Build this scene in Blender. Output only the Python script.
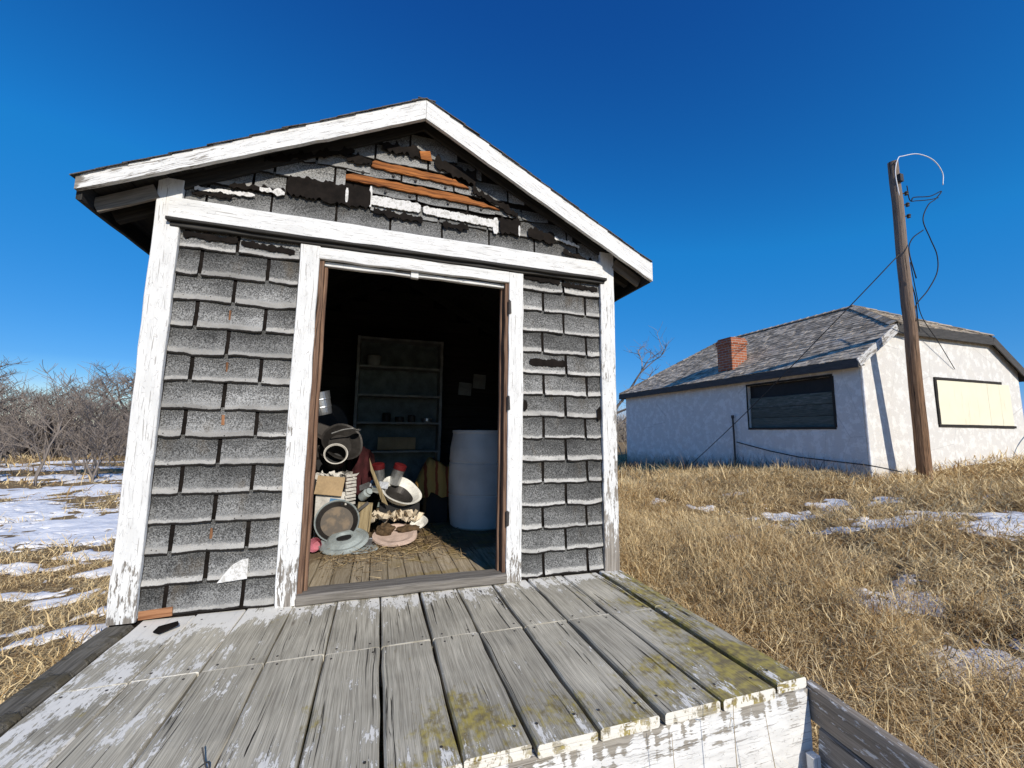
import bpy, math, random
import numpy as np
from mathutils import Vector, Matrix

for o in list(bpy.data.objects): bpy.data.objects.remove(o)
S = bpy.context.scene
COL = S.collection

# ------------------------------------------------------------------ camera
cam = bpy.data.cameras.new('camera'); camo = bpy.data.objects.new('camera', cam); COL.objects.link(camo)
F = Vector((0.3053073, 0.94480739, 0.11885474)); R = Vector((0.9511642, -0.30854257, 0.00938894)); U = R.cross(F)
camo.matrix_world = Matrix(((R.x, U.x, -F.x, 1.10634), (R.y, U.y, -F.y, -2.36211), (R.z, U.z, -F.z, 0.85971), (0, 0, 0, 1)))
cam.sensor_width = 36; cam.lens = 408.04 / 1024 * 36; cam.clip_start = 0.02; cam.clip_end = 3000
S.camera = camo
# ------------------------------------------------------------------ light
EL = math.radians(30); SAZ = Vector((0.205, -0.979))          # horizontal direction towards the sun
w = bpy.data.worlds.new('World'); S.world = w; w.use_nodes = True
nt = w.node_tree; nt.nodes.clear()
wo = nt.nodes.new('ShaderNodeOutputWorld'); bg = nt.nodes.new('ShaderNodeBackground'); sk = nt.nodes.new('ShaderNodeTexSky')
sk.sky_type = 'NISHITA'; sk.sun_disc = False; sk.sun_elevation = EL; sk.sun_rotation = math.atan2(SAZ.x, SAZ.y)
sk.altitude = 900; sk.air_density = 1.0; sk.dust_density = 0.2; sk.ozone_density = 2.5
hs = nt.nodes.new('ShaderNodeHueSaturation'); hs.inputs['Saturation'].default_value = 1.25; hs.inputs['Hue'].default_value = 0.493
nt.links.new(sk.outputs[0], hs.inputs['Color']); sc_ = nt.nodes.new('ShaderNodeVectorMath'); sc_.operation = 'SCALE'; sc_.inputs['Scale'].default_value = .1; nt.links.new(hs.outputs[0], sc_.inputs[0])
cv = nt.nodes.new('ShaderNodeRGBCurve')          # the deep winter blue of the photograph
for ch, pts in ((0, [(0, 0), (.02, .005), (.055, .014), (.31, .12), (.42, .22), (.7, .62), (1, 1)]), (1, [(0, 0), (.084, .068), (.168, .205), (.62, .42), (.8, .62), (1, .95)]), (2, [(0, .0), (.198, .30), (.352, .59), (.87, .88), (1, 1)])):
    c_ = cv.mapping.curves[ch]
    while len(c_.points) < len(pts): c_.points.new(.5, .5)
    for p_, q_ in zip(c_.points, pts): p_.location = q_; p_.handle_type = 'VECTOR'
cv.mapping.update(); nt.links.new(sc_.outputs[0], cv.inputs['Color'])
s2_ = nt.nodes.new('ShaderNodeVectorMath'); s2_.operation = 'SCALE'; s2_.inputs['Scale'].default_value = 10.; nt.links.new(cv.outputs[0], s2_.inputs[0]); nt.links.new(s2_.outputs[0], bg.inputs[0]); nt.links.new(bg.outputs[0], wo.inputs[0])
bg.inputs[1].default_value = 0.1
sl = bpy.data.lights.new('sun', 'SUN'); sl.energy = 4.25; sl.angle = math.radians(0.53); sl.color = (1, .92, .80)
so = bpy.data.objects.new('sun', sl); COL.objects.link(so)
sd = Vector((-SAZ.x * math.cos(EL), -SAZ.y * math.cos(EL), -math.sin(EL)))
so.rotation_euler = sd.to_track_quat('-Z', 'Y').to_euler(); so.location = (3, -6, 6)
S.view_settings.view_transform = 'Standard'; S.view_settings.look = 'None'; S.view_settings.exposure = 0.06; S.view_settings.gamma = 1
S.render.engine = 'CYCLES'

# ------------------------------------------------------------------ mesh helpers
V3 = Vector
def vn(x, y, s, seed=0):
    """value noise 0..1 on numpy arrays"""
    x = np.asarray(x, float) * s + seed * 17.13; y = np.asarray(y, float) * s + seed * 9.71
    xi = np.floor(x); yi = np.floor(y); fx = x - xi; fy = y - yi
    fx = fx * fx * (3 - 2 * fx); fy = fy * fy * (3 - 2 * fy)
    def h(a, b):
        q = np.sin(a * 127.1 + b * 311.7 + seed * 74.7) * 43758.5453
        return q - np.floor(q)
    return (h(xi, yi) * (1 - fx) + h(xi + 1, yi) * fx) * (1 - fy) + (h(xi, yi + 1) * (1 - fx) + h(xi + 1, yi + 1) * fx) * fy

class MB:
    def __init__(s): s.v = []; s.f = []; s.uv = []; s.c = []; s.m = []; s.st = []
    def mark(s):
        if not s.st or s.st[-1][0] != len(s.v): s.st.append((len(s.v), len(s.f)))
    def build_pieces(s, name, mats, parent):
        e = s.st + [(len(s.v), len(s.f))]
        for (a, fa), (b, fb) in zip(e[:-1], e[1:]):
            q = MB(); q.v = s.v[a:b]; q.uv = s.uv[a:b]; q.c = s.c[a:b]; q.m = s.m[fa:fb]; q.f = [tuple(i - a for i in f) for f in s.f[fa:fb]]; q.build(name, mats, parent)
    def add(s, vs, fs, uvs=None, col=(.5, 0, 0), mi=0):
        n = len(s.v); s.v.extend([tuple(q) for q in vs]); s.f.extend([tuple(i + n for i in q) for q in fs]); s.m.extend([mi] * len(fs))
        s.uv.extend(uvs if uvs else [(q[0], q[2]) for q in vs])
        s.c.extend(col if isinstance(col, list) else [col] * len(vs))
    def build(s, name, mats, parent=None, loc=None, smooth=False):
        if not isinstance(mats, (list, tuple)): mats = [mats]
        off = V3((0, 0, 0))
        if parent is not None:
            p = parent
            while p is not None: off += p.location; p = p.parent
        elif loc is not None: off = V3(loc)
        me = bpy.data.meshes.new(name)
        me.from_pydata([(a - off.x, b - off.y, c - off.z) for a, b, c in s.v], [], s.f)
        uvl = me.uv_layers.new(name='UVMap')
        vi = np.empty(len(me.loops), np.int32); me.loops.foreach_get('vertex_index', vi)
        uvl.data.foreach_set('uv', np.array(s.uv, np.float32)[vi].ravel())
        ca = me.color_attributes.new('att', 'FLOAT_COLOR', 'POINT')
        cc = np.ones((len(s.v), 4), np.float32); cc[:, :3] = np.array(s.c, np.float32); ca.data.foreach_set('color', cc.ravel())
        for m in mats: me.materials.append(m)
        if len(mats) > 1: me.polygons.foreach_set('material_index', np.array(s.m, np.int32))
        if smooth: me.polygons.foreach_set('use_smooth', [True] * len(me.polygons))
        me.update()
        o = bpy.data.objects.new(name, me); COL.objects.link(o)
        if parent is not None: o.parent = parent
        elif loc is not None: o.location = off
        return o

def empty(name, loc, label, cat, group=None):
    o = bpy.data.objects.new(name, None); COL.objects.link(o); o.location = loc; o.empty_display_size = .2
    return tag(o, label, cat, group)
def tag(o, label=None, cat=None, group=None, kind=None):
    if label: o['label'] = label
    if cat: o['category'] = cat
    if group: o['group'] = group
    if kind: o['kind'] = kind
    return o

RB = random.Random(11)
def board(mb, a, b, wv, w, t, seg=None, jit=.0012, cham=.003, wear=(0, 0), rnd=None, mi=0, tw=0.):
    """plank from a to b; wv = width direction, thickness along axis x wv; chamfered and slightly uneven"""
    mb.mark(); a = V3(a); b = V3(b); d = b - a; L = d.length; ax = d / L; wv = V3(wv); wv = (wv - ax * wv.dot(ax)).normalized(); nv = ax.cross(wv)
    if seg is None: seg = max(1, int(L / .12))
    c = min(cham, t * .3, w * .3); hw, ht = w / 2, t / 2
    cs = [(-hw + c, -ht), (hw - c, -ht), (hw, -ht + c), (hw, ht - c), (hw - c, ht), (-hw + c, ht), (-hw, ht - c), (-hw, -ht + c)]
    per = [0]
    for i in range(8): q, r = cs[i], cs[(i + 1) % 8]; per.append(per[-1] + math.hypot(q[0] - r[0], q[1] - r[1]))
    r0 = RB.random() if rnd is None else rnd; uo, vo = RB.uniform(0, 40), RB.uniform(0, 40)
    rings = []
    for i in range(seg + 1):
        f = i / seg; jw = RB.gauss(0, jit); jn = RB.gauss(0, jit); je = RB.gauss(0, jit)
        rings.append([a + d * f + wv * (x * (1 + je / hw) + jw) + nv * (y + jn + tw * x * (f - .5)) for x, y in cs])
    for k in range(8):
        vs = []; uvs = []; cl = []
        for i in range(seg + 1):
            f = i / seg
            for kk, pk in ((k, per[k]), ((k + 1) % 8, per[k + 1])):
                vs.append(rings[i][kk]); uvs.append((uo + f * L, vo + pk)); cl.append((r0, wear[0] * (1 - f) + wear[1] * f, f))
        mb.add(vs, [(2 * i, 2 * i + 1, 2 * i + 3, 2 * i + 2) for i in range(seg)], uvs, cl, mi)
    for ring, rev, ff in ((rings[0], True, 0), (rings[-1], False, 1)):
        idx = list(range(8));
        if rev: idx = idx[::-1]
        mb.add(ring, [tuple(idx)], [(uo + x, vo + y) for x, y in cs], (r0, wear[ff], .5), mi)

def box(mb, lo, hi, mi=0, rnd=None, cham=.003):
    lo = V3(lo); hi = V3(hi); s = hi - lo; c = (lo + hi) / 2
    k = max(range(3), key=lambda i: s[i]); e = V3((0, 0, 0)); e[k] = s[k] / 2
    k2 = (k + 1) % 3; wv = V3((0, 0, 0)); wv[k2] = 1; k3 = (k + 2) % 3
    board(mb, c - e, c + e, wv, s[k2], s[k3], seg=1, jit=0, cham=cham, rnd=rnd, mi=mi)

def tube(mb, pts, rad, n=6, col=None, cap=True, mi=0):
    pts = [V3(p) for p in pts]; m = len(pts)
    if not isinstance(rad, (list, tuple)): rad = [rad] * m
    col = col or (RB.random(), 0, 0)
    ref = V3((0, 0, 1)) if abs((pts[-1] - pts[0]).normalized().z) < .9 else V3((1, 0, 0))
    vs = []; uvs = []; L = 0
    for i, p in enumerate(pts):
        t = (pts[min(i + 1, m - 1)] - pts[max(i - 1, 0)]).normalized(); s = t.cross(ref)
        if s.length < 1e-4: s = t.cross(V3((0, 1, 0)))
        s.normalize(); u = s.cross(t); ref = u
        if i: L += (p - pts[i - 1]).length
        for k in range(n):
            a = 2 * math.pi * k / n; vs.append(p + (s * math.cos(a) + u * math.sin(a)) * rad[i]); uvs.append((L, a * max(rad)))
    fs = [(i * n + k, i * n + (k + 1) % n, (i + 1) * n + (k + 1) % n, (i + 1) * n + k) for i in range(m - 1) for k in range(n)]
    if cap: fs += [tuple(range(n))[::-1], tuple((m - 1) * n + k for k in range(n))]
    mb.add(vs, fs, uvs, col, mi)

def lathe(mb, prof, o, axis=(0, 0, 1), n=32, mi=0, sx=1., wob=0., mis=None):
    """profile (r, h) turned about axis through o; sx squashes one side axis"""
    mb.mark(); ax = V3(axis).normalized(); s = ax.cross(V3((0, 1, 0)) if abs(ax.y) < .9 else V3((1, 0, 0))).normalized(); u = ax.cross(s); o = V3(o)
    rn = RB.random(); ph = RB.uniform(0, 6)
    for i in range(len(prof) - 1):
        vs = []; uvs = []
        for r, h in (prof[i], prof[i + 1]):
            for k in range(n + 1):
                a = 2 * math.pi * k / n; rr = r * (1 + wob * math.sin(3 * a + ph) + wob * .6 * math.sin(5 * a + 2 * ph))
                vs.append(o + ax * h + s * (rr * math.cos(a) * sx) + u * (rr * math.sin(a))); uvs.append((a * .1, h + r))
        mb.add(vs, [(k, k + 1, n + 2 + k, n + 1 + k) for k in range(n)], uvs, (rn, i / len(prof), 0), mis[i] if mis else mi)

# ------------------------------------------------------------------ node helpers
class M:
    def __init__(s, name, rough=.8, spec=.3):
        s.mat = bpy.data.materials.new(name); s.mat.use_nodes = True; s.t = s.mat.node_tree; s.t.nodes.clear()
        s.out = s.n('OutputMaterial'); s.b = s.n('BsdfPrincipled'); s.l(s.b.outputs[0], s.out.inputs[0])
        s.b.inputs['Roughness'].default_value = rough; s.b.inputs['Specular IOR Level'].default_value = spec
        tc = s.n('TexCoord'); s.obj = tc.outputs['Object']; s.uv = tc.outputs['UV']
        at = s.n('Attribute'); at.attribute_name = 'att'; sp = s.n('SeparateColor'); s.l(at.outputs['Color'], sp.inputs[0])
        s.rnd, s.g, s.bb = sp.outputs[0], sp.outputs[1], sp.outputs[2]
    def n(s, k): return s.t.nodes.new('ShaderNode' + k)
    def l(s, a, b): s.t.links.new(a, b)
    def set(s, sock, val):
        if hasattr(val, 'is_linked') or isinstance(val, bpy.types.NodeSocket): s.l(val, sock)
        elif isinstance(val, (tuple, list)) and len(val) == 3 and sock.type == 'RGBA': sock.default_value = (*val, 1)
        else: sock.default_value = val
    def map(s, vec, sc=(1, 1, 1), loc=(0, 0, 0)):
        m = s.n('Mapping'); s.l(vec, m.inputs[0]); m.inputs['Scale'].default_value = sc; s.set(m.inputs['Location'], loc); return m.outputs[0]
    def noise(s, vec, scale=5, det=4, rough=.55, dist=0):
        n = s.n('TexNoise'); s.l(vec, n.inputs['Vector']); n.inputs['Scale'].default_value = scale; n.inputs['Detail'].default_value = det
        n.inputs['Roughness'].default_value = rough; n.inputs['Distortion'].default_value = dist; return n.outputs[0]
    def voro(s, vec, scale, feat='F1'):
        n = s.n('TexVoronoi'); n.feature = feat; s.l(vec, n.inputs['Vector']); n.inputs['Scale'].default_value = scale; return n.outputs[0]
    def math(s, op, a, b=0., c=None, clamp=False):
        n = s.n('Math'); n.operation = op; n.use_clamp = clamp; s.set(n.inputs[0], a); s.set(n.inputs[1], b)
        if c is not None: s.set(n.inputs[2], c)
        return n.outputs[0]
    def add(s, a, b): return s.math('ADD', a, b)
    def mul(s, a, b): return s.math('MULTIPLY', a, b)
    def rng(s, v, a, b, c=0., d=1., smooth=True):
        n = s.n('MapRange'); n.interpolation_type = 'SMOOTHSTEP' if smooth else 'LINEAR'; s.set(n.inputs[0], v)
        for i, x in enumerate((a, b, c, d)): s.set(n.inputs[i + 1], x)
        return n.outputs[0]
    def mix(s, f, a, b, mode='MIX'):
        n = s.n('Mix'); n.data_type = 'RGBA'; n.blend_type = mode; s.set(n.inputs[0], f); s.set(n.inputs[6], a); s.set(n.inputs[7], b); return n.outputs[2]
    def sep(s, v):
        n = s.n('SeparateXYZ'); s.l(v, n.inputs[0]); return n.outputs
    def comb(s, x, y, z=0.):
        n = s.n('CombineXYZ'); s.set(n.inputs[0], x); s.set(n.inputs[1], y); s.set(n.inputs[2], z); return n.outputs[0]
    def bump(s, h, st=.5, d=.01):
        n = s.n('Bump'); s.l(h, n.inputs['Height']); n.inputs['Strength'].default_value = st; n.inputs['Distance'].default_value = d; s.l(n.outputs[0], s.b.inputs['Normal']); return s
    def col(s, c): s.set(s.b.inputs['Base Color'], c); return s

def flat(name, c, rough=.7, var=.25, scale=9, spec=.3, metal=0., bump=.15):
    m = M(name, rough, spec); n = m.noise(m.obj, scale, 5); n2 = m.noise(m.obj, scale * 9, 3)
    k = m.rng(m.add(m.mul(n, .7), m.mul(n2, .3)), .3, .7, 1 - var, 1 + var)
    m.col(m.mix(1., c, m.comb(k, k, k), 'MULTIPLY')); m.b.inputs['Metallic'].default_value = metal
    if bump: m.bump(n2, bump, .004)
    return m.mat

def wood_nodes(m, c0, c1, uv=None):
    uv = uv or m.uv
    st = m.noise(m.map(uv, (2.2, 45, 1)), 1.6, 6, .65, .4); st2 = m.noise(m.map(uv, (7, 230, 1)), 1.2, 3)
    tone = m.add(m.mul(st, .65), m.mul(st2, .35))
    c = m.mix(m.rng(tone, .32, .68), c0, c1)
    k = m.rng(m.rnd, 0, 1, .72, 1.22, False); c = m.mix(1., c, m.comb(k, k, k), 'MULTIPLY')
    cr = m.rng(m.noise(m.map(uv, (1.1, 60, 1)), 1.5, 4, .6, .8), .30, .36)     # long checks in the grain: 0 in the crack
    return c, tone, cr

def peeling(name, cover=.5, c0=(.15, .13, .11), c1=(.36, .33, .29), white=(.80, .80, .79), crack=.5):
    """old white paint flaking along the grain of grey wood"""
    m = M(name, .65)
    wc, tone, cr = wood_nodes(m, c0, c1)
    wc = m.mix(cr, (.035, .03, .025), wc)
    big = m.noise(m.map(m.uv, (2.2, 9, 1)), 1.5, 5, .65, .6); fine = m.noise(m.map(m.uv, (14, 95, 1)), 1.2, 4, .6, .5); mid = m.noise(m.map(m.uv, (6, 30, 1)), 1.6, 5, .7)
    q = m.add(m.add(m.mul(big, .45), m.mul(fine, .22)), m.mul(mid, .33)); q = m.add(q, m.mul(m.math('POWER', m.math('MAXIMUM', m.g, 0.), 8.), -.75))
    pm = m.rng(q, .5 - cover * .28 - .012, .5 - cover * .28 + .016)
    ck = m.rng(m.noise(m.map(m.uv, (5, 120, 1)), 1.3, 3, .5, .6), .345, .375)   # hairline cracks
    ck2 = m.rng(m.voro(m.map(m.uv, (16, 60, 1)), 1.3, 'DISTANCE_TO_EDGE'), .0, .035)
    ckm = m.mul(ck, m.rng(m.add(ck2, m.rng(mid, .4, .62)), .0, .8))
    ckm = m.rng(ckm, 0, 1, 1 - crack, 1)
    dirt = m.rng(m.noise(m.map(m.uv, (3, 12, 1)), 2, 5, .6), .35, .7, .86, 1.04)
    wh = m.mix(1., white, m.comb(dirt, dirt, m.mul(dirt, .99)), 'MULTIPLY')
    wh = m.mix(ckm, (.30, .28, .26), wh)
    m.col(m.mix(pm, wc, wh))
    m.bump(m.add(m.add(m.mul(pm, .8), m.mul(ckm, .4)), m.add(m.mul(tone, .5), m.mul(cr, .3))), .55, .004)
    return m.mat

def wood(name, c0, c1, crack=(.03, .025, .02), bump=.5):
    m = M(name, .8, .2); c, tone, cr = wood_nodes(m, c0, c1); m.col(m.mix(cr, crack, c)); m.bump(m.add(tone, m.mul(cr, .6)), bump, .004); return m.mat

MT = {}
MT['white_paint'] = peeling('white_paint', .42, crack=.7)
MT['white_worn'] = peeling('white_worn', .26, crack=.8)
MT['white_thin'] = peeling('white_thin', -.15)
MT['grey_wood'] = wood('grey_wood', (.14, .125, .105), (.34, .31, .27))
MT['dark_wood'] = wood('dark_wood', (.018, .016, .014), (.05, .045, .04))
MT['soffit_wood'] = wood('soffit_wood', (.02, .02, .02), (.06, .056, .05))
MT['brown_wood'] = wood('brown_wood', (.08, .042, .028), (.28, .175, .115))
MT['orange_wood'] = wood('orange_wood', (.055, .016, .006), (.50, .185, .05), (.02, .008, .004))
MT['floor_wood'] = wood('floor_wood', (.20, .15, .08), (.42, .34, .2))
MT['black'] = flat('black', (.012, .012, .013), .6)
MT['tar'] = flat('tar', (.011, .0085, .007), .8, .5, 20, spec=.1, bump=.4)
MT['iron'] = flat('iron', (.05, .045, .042), .6, .3)
MT['rust'] = flat('rust', (.13, .05, .03), .8, .4)

# deck: grey boards with remnants of white paint, moss towards the sunny edge
def deck_mat():
    m = M('deck_wood', .8, .2); m.obj = m.map(m.obj, (1, 1, 1), (1.3, -.6, -.55))
    c, tone, cr = wood_nodes(m, (.36, .325, .26), (.56, .515, .42))
    x, y, z = m.sep(m.obj)
    big = m.noise(m.map(m.obj, (1, 1, 1)), 2.6, 4); wide = m.noise(m.map(m.uv, (2.4, 9, 1)), 1.8, 6, .72, .3); fine = m.noise(m.map(m.uv, (14, 60, 1)), 1.6, 5, .75)
    stain = m.rng(big, .35, .65, .82, 1.10); c = m.mix(1., c, m.comb(stain, stain, m.mul(stain, .98)), 'MULTIPLY')
    gl = m.rng(m.noise(m.map(m.uv, (3, 170, 1)), 1.4, 3, .6), .34, .60, .70, 1.14); c = m.mix(1., c, m.comb(gl, gl, m.mul(gl, .98)), 'MULTIPLY')
    c = m.mix(cr, (.05, .045, .036), c)
    sp1 = m.rng(m.noise(m.map(m.uv, (.55, 24, 1)), 1.6, 5, .55, 1.2), .345, .362); c = m.mix(sp1, (.03, .027, .022), c); cr = m.mul(cr, sp1)
    kn = m.rng(m.voro(m.map(m.uv, (1.5, 5.5, 1)), 1.0), .03, .075); c = m.mix(kn, (.13, .10, .07), c)
    wl = m.rng(x, .12, .8, .108, 0., False); ww = m.rng(y, -.30, .0, 0, .12); wf = m.mul(m.rng(y, -.95, -1.15), m.rng(x, 1.0, 1.3, 0., .05))
    wf2 = m.mul(m.rng(y, -.75, -1.1, 0, .06), m.rng(x, 1.3, .9))
    q = m.add(m.add(m.mul(wide, .5), m.mul(fine, .35)), m.mul(m.noise(m.obj, 5, 4), .25))
    q = m.add(q, m.add(m.add(m.add(wl, wf2), m.add(ww, wf)), .03))
    pm = m.rng(q, .675, .685)
    seam = m.mul(m.rng(m.math('ABSOLUTE', m.add(y, .522)), .007, .003), m.rng(m.noise(m.obj, 14, 4), .46, .56))
    pm = m.math('MAXIMUM', pm, m.mul(seam, .3))
    ge = m.n('NewGeometry'); ny = m.sep(ge.outputs['Normal'])[1]; en = m.mul(m.mul(m.rng(ny, -.55, -.75), m.rng(y, -1.1, -1.15)), m.rng(m.noise(m.map(m.obj, (1, 1, .6)), 24, 4, .7), .42, .50)); pm = m.math('MAXIMUM', pm, en)
    moss = m.add(m.mul(m.noise(m.obj, 4, 5, .65), .6), m.mul(m.noise(m.map(m.uv, (6, 18, 1)), 3, 5, .7), .4))
    mr = m.add(m.mul(m.rng(y, -.8, -1.1, 0, .125), m.rng(x, .75, 1.35)), m.add(m.rng(x, 2.1, 2.5, 0, .15), m.mul(m.rng(x, .45, .3), m.rng(y, -.8, -1.0, 0, .12))))
    mm = m.rng(m.add(moss, mr), .585, .70)
    mc = m.mix(m.rng(m.noise(m.obj, 30, 4), .35, .65), (.16, .12, .04), (.42, .33, .05))
    c = m.mix(m.mul(mm, .8), c, mc)
    m.col(m.mix(pm, c, (.80, .77, .69)))
    m.bump(m.add(m.add(m.mul(pm, .5), m.mul(tone, .5)), m.add(m.mul(cr, .7), m.mul(mm, .4))), .6, .004)
    return m.mat
MT['deck'] = deck_mat()

def shingle_mat():
    m = M('asphalt_shingle', .9, .15)
    u, v, _ = m.sep(m.uv)
    sp = m.noise(m.obj, 300, 2, .7); sp2 = m.noise(m.obj, 150, 2, .6); bl = m.noise(m.map(m.obj, (1, 1, 2)), 9, 4)
    mid = m.mul(m.rng(v, .2, .5), m.rng(v, .95, .55))
    gr = m.mul(m.rng(v, .75, .08, 0, .20, False), m.rng(m.bb, .2, 1., 1., .35, False))      # granules bleach towards the lower edge
    pale = m.rng(m.add(m.add(m.mul(sp, .5), m.mul(sp2, .5)), m.add(gr, m.mul(m.add(bl, -.5), .16))), .41, .72)
    lo = m.add(m.add(m.mul(pale, .27), .05), m.mul(m.mul(mid, .05), m.rng(sp2, .35, .65)))
    lo = m.mul(m.mul(lo, m.rng(m.rnd, 0, 1, .62, 1.25, False)), m.rng(m.noise(m.obj, 2.3, 3), .35, .65, .75, 1.2))
    bs = m.mul(m.rng(m.noise(m.map(m.obj, (1, 1, .45)), 7, 5, .65), .56, .72), .45)
    edge = m.noise(m.obj, 70, 4, .7)
    band = m.rng(m.add(v, m.add(m.add(m.mul(m.add(edge, -.5), .16), m.mul(m.add(sp2, -.5), .30)), m.mul(m.add(bl, -.5), .16))), m.add(m.g, -.035), m.add(m.g, .035), 1, 0)
    c = m.mix(m.mul(band, m.rng(sp, .28, .42, .55, 1)), m.mix(bs, m.comb(lo, lo, m.mul(lo, .97)), (.11, .085, .055)), m.mix(m.mul(m.bb, m.rng(bl, .3, .6, .6, 1)), (.16, .155, .145), (.60, .585, .55)))
    pit = m.rng(m.voro(m.obj, 36), .10, .14); c = m.mix(m.math('MAXIMUM', pit, m.rng(band, 1, 0)), (.06, .055, .05), c)
    m.col(m.mix(m.rng(m.add(v, m.mul(edge, .06)), .085, .12), (.018, .016, .014), c))
    m.bump(m.add(sp, m.mul(band, .4)), .6, .004)
    return m.mat
MT['shingle'] = shingle_mat()
m = M('felt_paper', .85, .2); sp = m.noise(m.obj, 60, 4, .7)
m.col(m.mix(m.rng(sp, .42, .5), (.50, .49, .46), (.70, .69, .67))); m.bump(sp, .1, .002); MT['felt'] = m.mat

# ------------------------------------------------------------------ ground
def ss(a, b, x): t = np.clip((x - a) / (b - a), 0, 1); return t * t * (3 - 2 * t)
def gh(x, y):
    x = np.asarray(x, float); y = np.asarray(y, float)
    h = np.interp(x, [-60, -10, 0, 2.6, 5, 7.5, 9.8, 11, 13, 16, 30, 80], [-.8, -.65, -.62, -.55, -.38, -.2, .02, .1, .3, .4, .5, .3])
    h = h - .012 * np.clip(y - 4, 0, 60) - .035 * np.clip(y - 4, 0, 8) * ss(4, 8, x) * ss(24, 14, x)
    r = np.hypot(x - 1, y + 2)
    k = ss(1.5, 5, r)
    bump = (vn(x, y, .55, 1) - .5) * .22 + (vn(x, y, 1.5, 2) - .5) * .09 + (vn(x, y, 4.2, 3) - .5) * .035
    under = (x > -.15) & (x < 2.75) & (y > -1.3) & (y < 3)
    house = ss(9.3, 9.8, x) * ss(2.3, 2.9, y) * .7
    return h + np.where(under, -.05, bump * (1 - house))
def gpt(x, y, dz=0.): return V3((x, y, float(gh(x, y)) + dz))

def warp(c, n, near, far):
    t = np.linspace(-1, 1, n); return c + np.sign(t) * (near * np.abs(t) + (far - near) * np.abs(t) ** 4.5)
def grid_mesh(name, X, Y, Z, mat, keep=None):
    nx, ny = X.shape; vs = np.stack([X, Y, Z], -1).reshape(-1, 3)
    idx = np.arange(nx * ny).reshape(nx, ny)
    q = np.stack([idx[:-1, :-1], idx[1:, :-1], idx[1:, 1:], idx[:-1, 1:]], -1).reshape(-1, 4)
    if keep is not None:
        kk = keep.reshape(-1); q = q[kk[q].any(1)]; used = np.unique(q); rm = np.zeros(nx * ny, np.int64); rm[used] = np.arange(len(used)); q = rm[q]; vs = vs[used]
    me = bpy.data.meshes.new(name); me.from_pydata(vs.tolist(), [], q.tolist()); me.polygons.foreach_set('use_smooth', [True] * len(me.polygons))
    me.materials.append(mat); o = bpy.data.objects.new(name, me); COL.objects.link(o); return o

m = M('thatch', .95, .1)
n1 = m.noise(m.obj, 1.3, 5, .6); n2 = m.noise(m.obj, 22, 6, .75); n3 = m.noise(m.map(m.obj, (1, 3, 1)), 60, 4, .7)
c = m.mix(m.rng(m.add(m.mul(n2, .5), m.mul(n3, .5)), .32, .68), (.15, .09, .04), (.55, .40, .21)); c = m.mix(m.rng(n1, .35, .7, 0, .55), c, (.24, .16, .09))
m.col(c); m.bump(m.add(n2, n3), .9, .03); MT['thatch'] = m.mat
gx = warp(3, 260, 14, 900); gy = warp(4, 260, 14, 900)
X, Y = np.meshgrid(gx, gy, indexing='ij')
tag(grid_mesh('ground', X, Y, gh(X, Y), MT['thatch']), kind='structure')

SNOW = [(7.0, 2.3, .55, .30), (6.3, 2.0, .35, .2), (7.9, 2.35, .5, .25), (8.6, 2.0, .5, .22), (6.9, 1.1, .7, .28), (7.8, 1.0, .5, .3), (7.6, .3, .75, .35), (8.4, .6, .6, .3), (6.4, 1.35, .3, .2),
        (5.35, 1.7, .32, .16), (5.1, .0, .42, .28), (5.6, .15, .25, .16), (4.55, -.75, .38, .17), (6.1, 3.2, .35, .18), (5.6, 3.6, .35, .15), (7.3, 3.6, .4, .15), (6.5, -.6, .4, .2), (9.6, 1.2, .5, .2),
        (-3.2, 6.2, 2.2, 1.5), (-5.6, 7.6, 2.5, 1.6), (-3.0, 4.9, 1.4, .7), (-8, 11, 3, 1.8), (-5.5, 11.5, 2.5, 1.0), (-10, 16, 4, 1.2), (-6.5, 15, 2.5, .8), (-13, 20, 4, 1.2), (-9.5, 20, 3, .7), (-1.7, 3.9, .7, .35), (-2.1, 2.75, .55, .16), (-1.55, 2.5, .35, .14),
        (-1.5, 3.25, .45, .14), (-2.6, 3.5, .7, .16), (-3.3, 3.0, .8, .2), (-1.2, 5.5, .9, .5), (-.9, 1.45, .5, .09), (-1.5, 1.75, .4, .08), (-12, 26, 6, 1.6), (-20, 25, 5, 2), (-2.2, 9, 1.6, .8), (1, 9, 3, 1.5), (5, 12, 3, 1.2)]
def snow_mask(x, y):
    f = np.zeros_like(x)
    for cx, cy, rx, ry in SNOW:
        f = np.maximum(f, np.exp(-(((x - cx) / rx) ** 2 + ((y - cy) / ry) ** 2) * .9))
    return f + (vn(x, y, .9, 5) - .5) * .40 + (vn(x, y, 2.7, 6) - .5) * .50 + (vn(x, y, 8, 7) - .5) * .75 + (vn(x, y, 21, 8) - .5) * .45 - .58 - .07 * (x > 2.5)
m = M('snow_surface', .6, .3); n = m.noise(m.obj, 14, 5, .6); n2 = m.noise(m.obj, 3, 3)
m.col(m.mix(m.rng(n, .52, .72, 0, .35), (.88, .875, .86), (.55, .50, .44))); m.bump(m.add(n, n2), .5, .03)
m.b.inputs['Subsurface Weight'].default_value = .0; MT['snow'] = m.mat
def snow_sheet(x0, x1, y0, y1, n, k):
    X, Y = np.meshgrid(np.linspace(x0, x1, n), np.linspace(y0, y1, int(n * (y1 - y0) / (x1 - x0))), indexing='ij')
    mk = snow_mask(X, Y); Z = gh(X, Y) + np.clip(mk * k, -.05, .016) + (vn(X, Y, 5, 9) - .5) * .02 + (vn(X, Y, 17, 10) - .5) * .012
    return tag(grid_mesh('snow', X, Y, Z, MT['snow'], mk > -.04), kind='structure')
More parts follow.
